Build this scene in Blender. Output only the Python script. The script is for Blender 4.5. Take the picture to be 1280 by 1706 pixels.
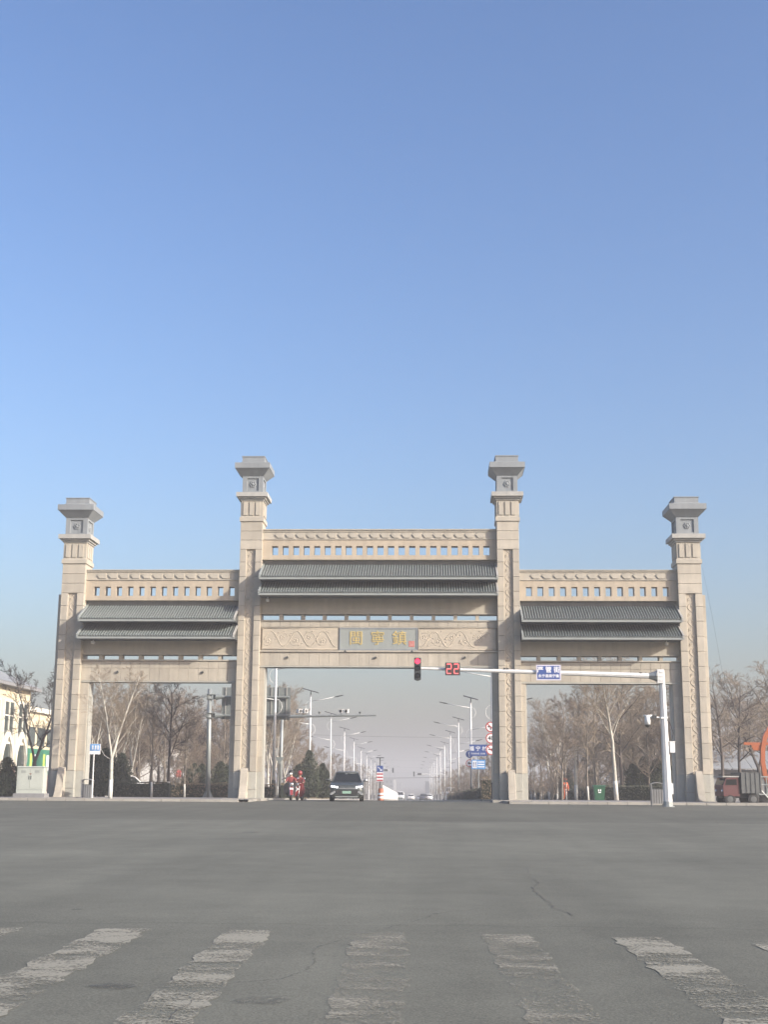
import bpy, math, random
from mathutils import Vector, Matrix, Quaternion

for o in list(bpy.data.objects):
    bpy.data.objects.remove(o, do_unlink=True)
SC = bpy.context.scene
COL = SC.collection
R = math.radians
random.seed(7)

# ------------------------------------------------------------------ camera
# gate frame: gate front plane is y = 0, x to the right, gate base z = 0
CAM = Vector((3.032, -71.99, 0.947))
YAW, PITCH, ROLL, FPX = -0.0383, 0.2091, 0.0065, 2121.0
_f = Vector((math.sin(YAW) * math.cos(PITCH), math.cos(YAW) * math.cos(PITCH), math.sin(PITCH)))
_r = Vector((math.cos(YAW), -math.sin(YAW), 0))
_u = _r.cross(_f)
R2 = math.cos(ROLL) * _r + math.sin(ROLL) * _u
U2 = -math.sin(ROLL) * _r + math.cos(ROLL) * _u
cd = bpy.data.cameras.new('camera')
cam = bpy.data.objects.new('camera', cd)
COL.objects.link(cam)
cd.sensor_fit = 'VERTICAL'
cd.sensor_height = 24
cd.lens = FPX / 1706 * 24
cd.clip_end = 6000
cd.clip_start = 0.05
m = Matrix.Identity(4)
for i in range(3):
    m[i][0], m[i][1], m[i][2], m[i][3] = R2[i], U2[i], -_f[i], CAM[i]
cam.matrix_world = m
SC.camera = cam

# ------------------------------------------------------------------ sky, sun, exposure
SUN_EL, SUN_AZ = R(23), R(118)          # azimuth clockwise from +y
wd = bpy.data.worlds.new('World')
SC.world = wd
wd.use_nodes = True
nt = wd.node_tree
sky = nt.nodes.new('ShaderNodeTexSky')
sky.sky_type = 'NISHITA'
sky.sun_disc = False
sky.sun_elevation = SUN_EL
sky.sun_rotation = SUN_AZ
sky.air_density = 1.3
sky.dust_density = 3.4
sky.ozone_density = 5.0
bg = nt.nodes['Background']
tint = nt.nodes.new('ShaderNodeMix')          # winter haze takes a little green out of the sky
tint.data_type = 'RGBA'
tint.blend_type = 'MULTIPLY'
tint.inputs[0].default_value = 1.0
tint.inputs[7].default_value = (1.045, 0.95, 0.955, 1)
nt.links.new(sky.outputs[0], tint.inputs[6])
gam = nt.nodes.new('ShaderNodeGamma')
gam.inputs[1].default_value = 1.2
nt.links.new(tint.outputs[2], gam.inputs[0])
nt.links.new(gam.outputs[0], bg.inputs[0])
bg.inputs[1].default_value = 0.119
sd = bpy.data.lights.new('sun', 'SUN')
sd.energy = 4.4
sd.angle = R(0.6)
sd.color = (1.0, 0.935, 0.83)
sun = bpy.data.objects.new('sun', sd)
COL.objects.link(sun)
S = Vector((math.sin(SUN_AZ) * math.cos(SUN_EL), math.cos(SUN_AZ) * math.cos(SUN_EL), math.sin(SUN_EL)))
sun.rotation_euler = S.to_track_quat('Z', 'Y').to_euler()
sun.location = (40, -60, 60)
SC.view_settings.view_transform = 'Standard'
SC.view_settings.look = 'None'
SC.view_settings.gamma = 1
SC.view_settings.exposure = 0.78
SC.render.engine = 'CYCLES'
SC.cycles.use_denoising = True
SC.cycles.max_bounces = 6
SC.cycles.volume_bounces = 0


# ------------------------------------------------------------------ helpers
def ray(u, v):
    return (_f + (u - 640) / FPX * R2 - (v - 853) / FPX * U2)


def on_y(u, v, y):
    q = ray(u, v)
    return CAM + q * ((y - CAM.y) / q.y)


def gz(y):
    """height of the road surface: almost level to the gate, then a gentle fall"""
    if y <= -62:
        return -0.22
    if y < -8:
        return -0.22 + (y + 62) / 54 * 0.115
    if y < 12:
        t = (y + 8) / 20
        return -0.105 + 20 * (0.00213 * t + (-0.0135 - 0.00213) * t * t / 2)
    z12 = -0.105 + 20 * (0.00213 + (-0.0135 - 0.00213) / 2)
    if y < 320:
        return z12 - 0.0135 * (y - 12)
    z320 = z12 - 0.0135 * 308
    if y < 620:
        t = (y - 320)
        return z320 - 0.0135 * (t - t * t / 600)
    return z320 - 0.0135 * 150


def ground(u, v, off=0.0):
    q = ray(u, v)
    a, b = 2.0, 900.0
    for _ in range(60):
        mid = (a + b) / 2
        p = CAM + q * mid
        if p.z > gz(p.y) + off:
            a = mid
        else:
            b = mid
    return CAM + q * a


def axis(y):
    """centre line of the avenue beyond the gate"""
    return 0.14 - 0.0165 * y


class MB:
    def __init__(s):
        s.v, s.f, s.m = [], [], []

    def poly(s, pts, mi=0):
        n = len(s.v)
        s.v += [tuple(p) for p in pts]
        s.f.append(tuple(range(n, n + len(pts))))
        s.m.append(mi)

    def box(s, x0, x1, y0, y1, z0, z1, mi=0):
        n = len(s.v)
        s.v += [(x, y, z) for z in (z0, z1) for y in (y0, y1) for x in (x0, x1)]
        for q in ((0, 2, 3, 1), (4, 5, 7, 6), (0, 1, 5, 4), (2, 6, 7, 3), (0, 4, 6, 2), (1, 3, 7, 5)):
            s.f.append(tuple(n + i for i in q))
            s.m.append(mi)
        return s

    def frustum(s, a, b, mi=0):
        """a, b = (x0,x1,y0,y1,z)"""
        n = len(s.v)
        for (x0, x1, y0, y1, z) in (a, b):
            s.v += [(x0, y0, z), (x1, y0, z), (x0, y1, z), (x1, y1, z)]
        for q in ((0, 2, 3, 1), (4, 5, 7, 6), (0, 1, 5, 4), (2, 6, 7, 3), (0, 4, 6, 2), (1, 3, 7, 5)):
            s.f.append(tuple(n + i for i in q))
            s.m.append(mi)
        return s

    def prism(s, poly, a, b, ax='x', mi=0):
        """extrude a 2D polygon along an axis from a to b"""
        def P(p, t):
            if ax == 'x':
                return (t, p[0], p[1])
            if ax == 'y':
                return (p[0], t, p[1])
            return (p[0], p[1], t)
        n = len(s.v)
        k = len(poly)
        s.v += [P(p, a) for p in poly] + [P(p, b) for p in poly]
        s.f.append(tuple(n + i for i in range(k)))
        s.f.append(tuple(n + k + i for i in reversed(range(k))))
        s.m += [mi, mi]
        for i in range(k):
            j = (i + 1) % k
            s.f.append((n + i, n + k + i, n + k + j, n + j))
            s.m.append(mi)
        return s

    def tube(s, pts, rad, n=8, mi=0, cap=True):
        pts = [Vector(p) for p in pts]
        if not isinstance(rad, (list, tuple)):
            rad = [rad] * len(pts)
        b = len(s.v)
        up = None
        for i, p in enumerate(pts):
            d = (pts[min(i + 1, len(pts) - 1)] - pts[max(i - 1, 0)])
            if d.length < 1e-9:
                d = Vector((0, 0, 1))
            d.normalize()
            if up is None:
                up = d.orthogonal().normalized()
            up = (up - d * up.dot(d))
            if up.length < 1e-6:
                up = d.orthogonal()
            up.normalize()
            w = d.cross(up)
            for k in range(n):
                a = 2 * math.pi * k / n
                s.v.append(tuple(p + (up * math.cos(a) + w * math.sin(a)) * rad[i]))
        for i in range(len(pts) - 1):
            for k in range(n):
                k2 = (k + 1) % n
                s.f.append((b + i * n + k, b + i * n + k2, b + (i + 1) * n + k2, b + (i + 1) * n + k))
                s.m.append(mi)
        if cap:
            s.f.append(tuple(b + k for k in reversed(range(n))))
            s.f.append(tuple(b + (len(pts) - 1) * n + k for k in range(n)))
            s.m += [mi, mi]
        return s

    def lathe(s, prof, c=(0, 0, 0), n=16, ax='z', mi=0):
        """prof = [(r, h)...]"""
        b = len(s.v)
        for (r, h) in prof:
            for k in range(n):
                a = 2 * math.pi * k / n
                x, y = r * math.cos(a), r * math.sin(a)
                p = {'z': (x, y, h), 'y': (x, h, y), 'x': (h, x, y)}[ax]
                s.v.append((c[0] + p[0], c[1] + p[1], c[2] + p[2]))
        for i in range(len(prof) - 1):
            for k in range(n):
                k2 = (k + 1) % n
                s.f.append((b + i * n + k, b + i * n + k2, b + (i + 1) * n + k2, b + (i + 1) * n + k))
                s.m.append(mi)
        s.f.append(tuple(b + k for k in reversed(range(n))))
        s.f.append(tuple(b + (len(prof) - 1) * n + k for k in range(n)))
        s.m += [mi, mi]
        return s

    def ball(s, c, rx, ry=None, rz=None, n=10, mi=0):
        ry = ry or rx
        rz = rz or rx
        b = len(s.v)
        rows = max(4, n // 2)
        for i in range(rows + 1):
            t = math.pi * i / rows
            for k in range(n):
                a = 2 * math.pi * k / n
                s.v.append((c[0] + rx * math.sin(t) * math.cos(a), c[1] + ry * math.sin(t) * math.sin(a), c[2] + rz * math.cos(t)))
        for i in range(rows):
            for k in range(n):
                k2 = (k + 1) % n
                s.f.append((b + i * n + k, b + (i + 1) * n + k, b + (i + 1) * n + k2, b + i * n + k2))
                s.m.append(mi)
        return s

    def mesh(s, name, mats, smooth=False):
        me = bpy.data.meshes.new(name)
        me.from_pydata(s.v, [], s.f)
        if not isinstance(mats, (list, tuple)):
            mats = [mats]
        for mt in mats:
            me.materials.append(MAT[mt] if isinstance(mt, str) else mt)
        if any(s.m):
            me.polygons.foreach_set('material_index', s.m)
        if smooth:
            me.polygons.foreach_set('use_smooth', [True] * len(s.f))
        me.update()
        return me

    def build(s, name, mats, parent=None, smooth=False, loc=None):
        return link(name, s.mesh(name, mats, smooth), parent, loc)


def link(name, me, parent=None, loc=None, rz=0.0):
    o = bpy.data.objects.new(name, me)
    COL.objects.link(o)
    if parent:
        o.parent = parent
    if loc is not None:
        o.location = loc
    if rz:
        o.rotation_euler[2] = rz
    return o


def tag(o, label, cat, group=None, kind=None):
    o['label'] = label
    o['category'] = cat
    if group:
        o['group'] = group
    if kind:
        o['kind'] = kind
    return o


def thing(name, label, cat, loc=(0, 0, 0), rz=0.0, group=None):
    o = bpy.data.objects.new(name, None)
    COL.objects.link(o)
    o.empty_display_size = 0.3
    o.location = loc
    o.rotation_euler = (0, 0, rz)
    return tag(o, label, cat, group)


def kids(o):
    return [c for c in bpy.data.objects if c.parent == o]


def tree_of(o):
    return (o, [tree_of(c) for c in kids(o)])


def copy_tree(t, parent=None):
    c = t[0].copy()
    COL.objects.link(c)
    c.parent = parent
    for ch in t[1]:
        copy_tree(ch, c)
    return c


def text_mesh(s, size, mat, thick=0.01, bold=0.0, name='lettering', align='CENTER'):
    cu = bpy.data.curves.new('txt', 'FONT')
    cu.body = s
    cu.size = size
    cu.align_x = align
    cu.align_y = 'CENTER'
    cu.extrude = thick
    cu.resolution_u = 2
    o = bpy.data.objects.new('txt', cu)
    COL.objects.link(o)
    dg = bpy.context.evaluated_depsgraph_get()
    me = bpy.data.meshes.new_from_object(o.evaluated_get(dg))
    bpy.data.objects.remove(o, do_unlink=True)
    me.name = name
    me.materials.clear()
    me.materials.append(MAT[mat])
    me.transform(Matrix.Rotation(math.pi / 2, 4, 'X'))
    if bold:                       # heavier strokes: a few slightly shifted copies
        mb = MB()
        src_v = [v.co.copy() for v in me.vertices]
        src_f = [tuple(p.vertices) for p in me.polygons]
        for k, (dx, dz) in enumerate(((-1, 0), (1, 0), (0, -1), (0, 1), (0, 0))):
            b0 = len(mb.v)
            mb.v += [(v.x + dx * bold, v.y - 0.0004 * k, v.z + dz * bold) for v in src_v]
            mb.f += [tuple(b0 + i for i in f) for f in src_f]
        mb.m = [0] * len(mb.f)
        me = mb.mesh(name, mat)
    return me


# ------------------------------------------------------------------ materials
MAT = {}


def mat(name, col, rough=0.7, metal=0.0, noise=0.0, scale=2.0, rnd=0.0, bump=0.0, bscale=30.0, streak=0.0, emit=None, estr=1.0, spec=0.5, coat=0.0):
    mt = bpy.data.materials.new(name)
    mt.use_nodes = True
    n = mt.node_tree
    L = n.links.new
    b = n.nodes['Principled BSDF']
    b.inputs['Roughness'].default_value = rough
    b.inputs['Metallic'].default_value = metal
    b.inputs['Specular IOR Level'].default_value = spec
    if coat:
        b.inputs['Coat Weight'].default_value = coat
        b.inputs['Coat Roughness'].default_value = 0.05
    b.inputs['Base Color'].default_value = (*col, 1)
    geo = n.nodes.new('ShaderNodeNewGeometry')
    out = None
    if noise or rnd or streak:
        val = n.nodes.new('ShaderNodeValue')
        val.outputs[0].default_value = 1.0
        out = val.outputs[0]

        def mul(sock, amt):
            nonlocal out
            mr = n.nodes.new('ShaderNodeMapRange')
            mr.inputs['From Min'].default_value = 0.25 if sock.node.type != 'OBJECT_INFO' else 0
            mr.inputs['From Max'].default_value = 0.75 if sock.node.type != 'OBJECT_INFO' else 1
            mr.inputs['To Min'].default_value = 1 - amt
            mr.inputs['To Max'].default_value = 1 + amt
            L(sock, mr.inputs['Value'])
            mm = n.nodes.new('ShaderNodeMath')
            mm.operation = 'MULTIPLY'
            L(out, mm.inputs[0])
            L(mr.outputs[0], mm.inputs[1])
            out = mm.outputs[0]
        if noise:
            t = n.nodes.new('ShaderNodeTexNoise')
            t.inputs['Scale'].default_value = scale
            t.inputs['Detail'].default_value = 6
            t.inputs['Roughness'].default_value = 0.65
            L(geo.outputs['Position'], t.inputs['Vector'])
            mul(t.outputs[0], noise)
        if streak:
            mp = n.nodes.new('ShaderNodeMapping')
            mp.inputs['Scale'].default_value = (3.0, 3.0, 0.25)
            L(geo.outputs['Position'], mp.inputs['Vector'])
            t = n.nodes.new('ShaderNodeTexNoise')
            t.inputs['Scale'].default_value = 1.2
            t.inputs['Detail'].default_value = 5
            L(mp.outputs[0], t.inputs['Vector'])
            mul(t.outputs[0], streak)
        if rnd:
            oi = n.nodes.new('ShaderNodeObjectInfo')
            mul(oi.outputs['Random'], rnd)
        mx = n.nodes.new('ShaderNodeVectorMath')
        mx.operation = 'SCALE'
        mx.inputs[0].default_value = col
        L(out, mx.inputs['Scale'])
        L(mx.outputs[0], b.inputs['Base Color'])
    if bump:
        t = n.nodes.new('ShaderNodeTexNoise')
        t.inputs['Scale'].default_value = bscale
        t.inputs['Detail'].default_value = 4
        L(geo.outputs['Position'], t.inputs['Vector'])
        bp = n.nodes.new('ShaderNodeBump')
        bp.inputs['Strength'].default_value = bump
        bp.inputs['Distance'].default_value = 0.02
        L(t.outputs[0], bp.inputs['Height'])
        L(bp.outputs[0], b.inputs['Normal'])
    if emit:
        b.inputs['Emission Color'].default_value = (*emit, 1)
        b.inputs['Emission Strength'].default_value = estr
    MAT[name] = mt
    return mt


mat('stone', (0.37, 0.334, 0.272), 0.75, noise=0.11, scale=1.6, rnd=0.10, streak=0.12, bump=0.15)
mat('stone_upper', (0.37, 0.337, 0.276), 0.75, noise=0.09, scale=1.2, streak=0.09, bump=0.12)
mat('stone_warm', (0.385, 0.325, 0.245), 0.75, noise=0.10, scale=1.4, streak=0.10, bump=0.12)
mat('mortar', (0.25, 0.21, 0.16), 0.9, noise=0.15)
mat('relief', (0.41, 0.36, 0.285), 0.8, noise=0.12, scale=4, bump=0.25, bscale=18)
mat('plinth', (0.33, 0.325, 0.285), 0.7, noise=0.12, scale=2, rnd=0.05, streak=0.08)
mat('cap_grey', (0.20, 0.218, 0.228), 0.65, noise=0.08, scale=1.2, streak=0.12)
mat('cap_light', (0.33, 0.325, 0.30), 0.65, noise=0.08, scale=1.2, streak=0.12)
mat('tile', (0.158, 0.182, 0.174), 0.5, noise=0.22, scale=3.0, streak=0.15, spec=0.6)
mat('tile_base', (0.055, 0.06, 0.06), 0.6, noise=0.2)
mat('fascia', (0.24, 0.26, 0.25), 0.6, noise=0.1)
mat('plaque', (0.25, 0.27, 0.255), 0.55, noise=0.06, streak=0.06)
mat('gold', (0.55, 0.42, 0.16), 0.45, metal=0.2)
mat('seal_red', (0.42, 0.12, 0.10), 0.6)
mat('white_paint', (0.63, 0.63, 0.61), 0.45, noise=0.05, streak=0.06)
mat('white_plastic', (0.75, 0.75, 0.73), 0.4)
mat('grey_metal', (0.23, 0.25, 0.24), 0.5, metal=0.3, noise=0.08, streak=0.06)
mat('galv', (0.30, 0.32, 0.31), 0.5, metal=0.4, noise=0.12, streak=0.1)
mat('dark_metal', (0.05, 0.055, 0.055), 0.5, metal=0.2)
mat('black', (0.018, 0.018, 0.018), 0.5)
mat('rubber', (0.02, 0.02, 0.02), 0.85)
mat('solar', (0.03, 0.035, 0.05), 0.25, spec=0.7)
mat('sign_blue', (0.035, 0.075, 0.25), 0.45)
mat('sign_blue_light', (0.10, 0.30, 0.62), 0.45)
mat('sign_white', (0.75, 0.75, 0.76), 0.5)
mat('sign_red', (0.42, 0.05, 0.055), 0.5)
mat('sign_rim', (0.55, 0.53, 0.62), 0.5)
mat('concrete', (0.28, 0.265, 0.23), 0.85, noise=0.12, scale=3, rnd=0.08, bump=0.3)
mat('paving', (0.27, 0.25, 0.225), 0.9, noise=0.15, scale=1.0, bump=0.2)
mat('dirt', (0.20, 0.165, 0.125), 0.95, noise=0.25, scale=0.4, bump=0.4, bscale=6)
mat('bark_white', (0.43, 0.405, 0.345), 0.85, noise=0.22, scale=7, streak=0.15)
mat('lime_wash', (0.60, 0.585, 0.53), 0.85, noise=0.08, scale=6)
mat('bark_grey', (0.19, 0.162, 0.13), 0.9, noise=0.25, scale=7)
mat('bark_dark', (0.085, 0.07, 0.06), 0.9, noise=0.25, scale=7)
mat('twig', (0.235, 0.192, 0.142), 0.9, rnd=0.22)
mat('twig_dark', (0.075, 0.062, 0.054), 0.9, rnd=0.15)
mat('twig_red', (0.215, 0.17, 0.128), 0.9, rnd=0.2)
mat('needle', (0.052, 0.062, 0.038), 0.85, noise=0.4, scale=3, rnd=0.15)
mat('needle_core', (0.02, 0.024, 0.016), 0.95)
mat('hedge_leaf', (0.055, 0.058, 0.036), 0.85, noise=0.45, scale=2.5)
mat('hedge_brown', (0.15, 0.115, 0.072), 0.9, noise=0.4, scale=2.5)
mat('car_paint', (0.06, 0.068, 0.066), 0.4, metal=0.3, coat=0.3)
mat('car_white', (0.66, 0.66, 0.65), 0.3, coat=0.5)
mat('car_dark', (0.05, 0.055, 0.065), 0.3, coat=0.5)
mat('car_silver', (0.36, 0.37, 0.38), 0.3, metal=0.5, coat=0.4)
mat('glass', (0.014, 0.016, 0.017), 0.12, spec=0.35)
mat('chrome', (0.60, 0.61, 0.62), 0.22, metal=0.8)
mat('led', (0.9, 0.92, 0.95), 0.2, emit=(0.95, 0.97, 1.0), estr=1.2)
mat('plate_green', (0.22, 0.36, 0.28), 0.5)
mat('tail_red', (0.35, 0.02, 0.02), 0.3)
mat('red_paint', (0.24, 0.035, 0.035), 0.35, coat=0.4, noise=0.1)
mat('red_cloth', (0.21, 0.042, 0.044), 0.85, noise=0.1, scale=8)
mat('dark_cloth', (0.04, 0.038, 0.042), 0.9, noise=0.2, scale=8)
mat('orange_cloth', (0.62, 0.13, 0.05), 0.85, noise=0.1, scale=8)
mat('skin', (0.42, 0.26, 0.19), 0.6)
mat('orange_paint', (0.36, 0.10, 0.035), 0.45, noise=0.15, scale=3)
mat('bin_green', (0.017, 0.09, 0.045), 0.5, noise=0.08)
mat('bin_metal', (0.24, 0.24, 0.235), 0.45, metal=0.3, noise=0.1)
mat('cabinet', (0.40, 0.425, 0.375), 0.55, noise=0.06, streak=0.05)
mat('wall_yellow', (0.60, 0.52, 0.36), 0.8, noise=0.06, streak=0.06)
mat('wall_cream', (0.70, 0.66, 0.55), 0.8, noise=0.06, streak=0.06)
mat('wall_white', (0.62, 0.60, 0.56), 0.85, noise=0.08, streak=0.1)
mat('wall_grey', (0.20, 0.20, 0.20), 0.85, noise=0.1, streak=0.1)
mat('wall_brick', (0.23, 0.12, 0.09), 0.85, noise=0.15)
mat('roof_grey', (0.24, 0.25, 0.25), 0.7, noise=0.12)
mat('win_glass', (0.05, 0.065, 0.06), 0.15, spec=0.7)
mat('banner_green', (0.03, 0.17, 0.10), 0.7, noise=0.1)
mat('banner_lime', (0.45, 0.55, 0.10), 0.7)
mat('pink', (0.62, 0.34, 0.30), 0.8, noise=0.2, scale=5)
mat('banner_red', (0.50, 0.04, 0.035), 0.7)
mat('barrier_white', (0.74, 0.74, 0.73), 0.5, noise=0.04, streak=0.06)
mat('lamp_red', (0.8, 0.02, 0.04), 0.4, emit=(1.0, 0.05, 0.12), estr=1.3)
mat('digit_red', (0.8, 0.1, 0.1), 0.4, emit=(1.0, 0.16, 0.16), estr=0.9)
mat('digit_off', (0.16, 0.02, 0.02), 0.5)
mat('signal_body', (0.04, 0.045, 0.045), 0.5, noise=0.1)
mat('lens_off', (0.03, 0.03, 0.03), 0.2)
mat('far_block', (0.30, 0.30, 0.30), 0.9, noise=0.1, scale=0.1, rnd=0.1)
mat('far_wood', (0.11, 0.095, 0.075), 0.95, noise=0.3, scale=0.2)
mat('truck_red_shaded', (0.085, 0.022, 0.022), 0.5, noise=0.25, scale=6)  # cab red darkened in the colour itself, standing in for shade on the truck
mat('truck_grey_shaded', (0.075, 0.08, 0.078), 0.6, noise=0.25, scale=5)  # box and rims likewise: missing shade is put into a darker grey
mat('crack', (0.095, 0.093, 0.082), 0.95)


def asphalt():
    mt = bpy.data.materials.new('asphalt')
    mt.use_nodes = True
    n = mt.node_tree
    L = n.links.new
    b = n.nodes['Principled BSDF']
    b.inputs['Roughness'].default_value = 0.9
    b.inputs['Specular IOR Level'].default_value = 0.25
    geo = n.nodes.new('ShaderNodeNewGeometry')
    pos = geo.outputs['Position']

    def noise(scale, detail=5, vec=None, sc=None):
        t = n.nodes.new('ShaderNodeTexNoise')
        t.inputs['Scale'].default_value = scale
        t.inputs['Detail'].default_value = detail
        t.inputs['Roughness'].default_value = 0.65
        if sc:
            mp = n.nodes.new('ShaderNodeMapping')
            mp.inputs['Scale'].default_value = sc
            L(pos, mp.inputs['Vector'])
            L(mp.outputs[0], t.inputs['Vector'])
        else:
            L(pos, t.inputs['Vector'])
        return t.outputs[0]

    def rng(s, a, b2, c, d):
        r = n.nodes.new('ShaderNodeMapRange')
        for k, v in zip(('From Min', 'From Max', 'To Min', 'To Max'), (a, b2, c, d)):
            r.inputs[k].default_value = v
        L(s, r.inputs['Value'])
        return r.outputs[0]

    def mth(op, a, b2):
        q = n.nodes.new('ShaderNodeMath')
        q.operation = op
        for i, x in enumerate((a, b2)):
            if isinstance(x, (int, float)):
                q.inputs[i].default_value = x
            else:
                L(x, q.inputs[i])
        return q.outputs[0]
    big = rng(noise(0.16, 4), 0.3, 0.7, 0.84, 1.14)
    track = rng(noise(1.0, 3, sc=(0.9, 0.04, 1)), 0.35, 0.65, 0.93, 1.06)
    lane = rng(noise(1.0, 4, sc=(0.05, 0.55, 1)), 0.3, 0.7, 0.965, 1.04)
    mid = rng(noise(1.7, 6), 0.3, 0.7, 0.90, 1.10)
    fine = rng(noise(85, 4), 0.3, 0.7, 0.66, 1.34)
    vor = n.nodes.new('ShaderNodeTexVoronoi')
    vor.inputs['Scale'].default_value = 55
    L(pos, vor.inputs['Vector'])
    grit = rng(vor.outputs['Distance'], 0.0, 0.7, 1.14, 0.88)
    sp = n.nodes.new('ShaderNodeSeparateXYZ')
    L(pos, sp.inputs[0])
    # newer, darker layer laid in front of the gate; old seam near the crossing
    wob = mth('ADD', sp.outputs['Y'], rng(noise(0.5, 3), 0.3, 0.7, -0.25, 0.25))
    dark = rng(wob, -34.2, -33.7, 1.0, 0.80)
    seam = rng(wob, -60.95, -60.80, 0.93, 1.0)
    seaml = n.nodes.new('ShaderNodeMath')
    seaml.operation = 'ABSOLUTE'
    L(mth('ADD', wob, 60.86), seaml.inputs[0])
    seamd = rng(seaml.outputs[0], 0.0, 0.06, 0.86, 1.0)
    k = big
    for x in (lane, track, mid, fine, grit, dark, seam, seamd):
        k = mth('MULTIPLY', k, x)
    mx = n.nodes.new('ShaderNodeVectorMath')
    mx.operation = 'SCALE'
    mx.inputs[0].default_value = (0.1395, 0.1395, 0.112)
    L(k, mx.inputs['Scale'])
    L(mx.outputs[0], b.inputs['Base Color'])
    bp = n.nodes.new('ShaderNodeBump')
    bp.inputs['Strength'].default_value = 0.25
    bp.inputs['Distance'].default_value = 0.004
    L(vor.outputs['Distance'], bp.inputs['Height'])
    L(bp.outputs[0], b.inputs['Normal'])
    MAT['asphalt'] = mt


asphalt()


def worn(name, col, lo, hi, scale, sc, rough=0.85, seed=0.0, thr2=0.0):
    """paint or stain that has worn away in patches"""
    mt = bpy.data.materials.new(name)
    mt.use_nodes = True
    n = mt.node_tree
    L = n.links.new
    b = n.nodes['Principled BSDF']
    b.inputs['Base Color'].default_value = (*col, 1)
    b.inputs['Roughness'].default_value = rough
    tr = n.nodes.new('ShaderNodeBsdfTransparent')
    mix = n.nodes.new('ShaderNodeMixShader')
    geo = n.nodes.new('ShaderNodeNewGeometry')
    mp = n.nodes.new('ShaderNodeMapping')
    mp.inputs['Scale'].default_value = sc
    mp.inputs['Location'].default_value = (seed, seed * 1.7, 0)
    L(geo.outputs['Position'], mp.inputs['Vector'])
    t = n.nodes.new('ShaderNodeTexNoise')
    t.inputs['Scale'].default_value = scale
    t.inputs['Detail'].default_value = 8
    t.inputs['Roughness'].default_value = 0.7
    L(mp.outputs[0], t.inputs['Vector'])
    t2 = n.nodes.new('ShaderNodeTexNoise')
    t2.inputs['Scale'].default_value = 45
    t2.inputs['Detail'].default_value = 3
    L(geo.outputs['Position'], t2.inputs['Vector'])
    ad = n.nodes.new('ShaderNodeMath')
    ad.operation = 'MULTIPLY_ADD'
    ad.inputs[1].default_value = 0.5
    L(t2.outputs[0], ad.inputs[0])
    L(t.outputs[0], ad.inputs[2])
    mr = n.nodes.new('ShaderNodeMapRange')
    mr.inputs['From Min'].default_value = lo + 0.25
    mr.inputs['From Max'].default_value = hi + 0.25
    mr.inputs['To Max'].default_value = 0.92
    L(ad.outputs[0], mr.inputs['Value'])
    L(mr.outputs[0], mix.inputs[0])
    L(tr.outputs[0], mix.inputs[1])
    L(b.outputs[0], mix.inputs[2])
    L(mix.outputs[0], n.nodes['Material Output'].inputs[0])
    MAT[name] = mt


worn('stripe_paint', (0.272, 0.258, 0.203), 0.42, 0.57, 1.5, (0.7, 1.3, 1))
worn('stripe_faded', (0.265, 0.251, 0.198), 0.44, 0.66, 1.8, (0.8, 1.2, 1), seed=3.1)
worn('stain', (0.085, 0.083, 0.075), 0.38, 0.95, 5.0, (1, 1, 1), seed=1.3)


# ------------------------------------------------------------------ ground sheets
def struct(o, kind='structure'):
    o['kind'] = kind
    return o


def sheet(name, x_of, ys, off, mt):
    """strip of quads that follows the road profile; x_of(y) -> (x0, x1)"""
    mb = MB()
    for y in ys:
        x0, x1 = x_of(y)
        n = 8
        for i in range(n + 1):
            mb.v.append((x0 + (x1 - x0) * i / n, y, gz(y) + off))
    for j in range(len(ys) - 1):
        for i in range(8):
            a = j * 9 + i
            mb.f.append((a, a + 1, a + 10, a + 9))
            mb.m.append(0)
    return struct(mb.build(name, mt))


def yrange(a, b):
    ys, y = [a], a
    while y < b:
        y += 2.0 if y < 60 else (8 if y < 700 else 120)
        ys.append(min(y, b))
    return ys


sheet('terrain', lambda y: (-1400, 1400), yrange(-130, 2600), -0.06, 'dirt')
road = sheet('road', lambda y: (-90, 90) if y < -4.9 else (axis(y) - 6.7, axis(y) + 6.7), yrange(-110, -5) + [-4.8] + yrange(-3, 700), 0.0, 'asphalt')
sheet('pavement_left', lambda y: (-60, axis(y) - 6.95), yrange(-4.9, 500), 0.12, 'paving')
sheet('pavement_right', lambda y: (axis(y) + 6.95, 60), yrange(-4.9, 500), 0.12, 'paving')
# kerbs: stones along the near edge, a continuous strip down the avenue
kerb_me = MB()
kerb_me.frustum((0, 0.98, -0.13, 0.13, -0.1), (0.0, 0.98, -0.10, 0.13, 0.13))
kerb_me = kerb_me.mesh('kerb_stone', 'concrete')
for nm, xa, n in (('kerb_left', -23.95, 17), ('kerb_right', 7.0, 17)):
    k = bpy.data.objects.new(nm, None)
    COL.objects.link(k)
    k['kind'] = 'structure'
    k.location = (xa, -4.95, gz(-4.95))
    for i in range(n):
        link('kerb_stone', kerb_me, k, (i * 1.0, random.uniform(-0.012, 0.012), random.uniform(-0.008, 0.008)))
for nm, sgn in (('kerb_strip_left', -1), ('kerb_strip_right', 1)):
    mb = MB()
    ys = yrange(-4.8, 460)
    for a, b in zip(ys[:-1], ys[1:]):
        n = len(mb.v)
        for y in (a, b):
            xa, xb = sorted((axis(y) + sgn * 6.70, axis(y) + sgn * 6.95))
            z = gz(y)
            mb.v += [(xa, y, z - 0.1), (xa, y, z + 0.126), (xb, y, z + 0.126), (xb, y, z - 0.1)]
        for q in ((0, 1, 5, 4), (1, 2, 6, 5), (2, 3, 7, 6)):
            mb.f.append(tuple(n + i for i in q))
            mb.m.append(0)
    struct(mb.build(nm, 'concrete'))

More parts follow.
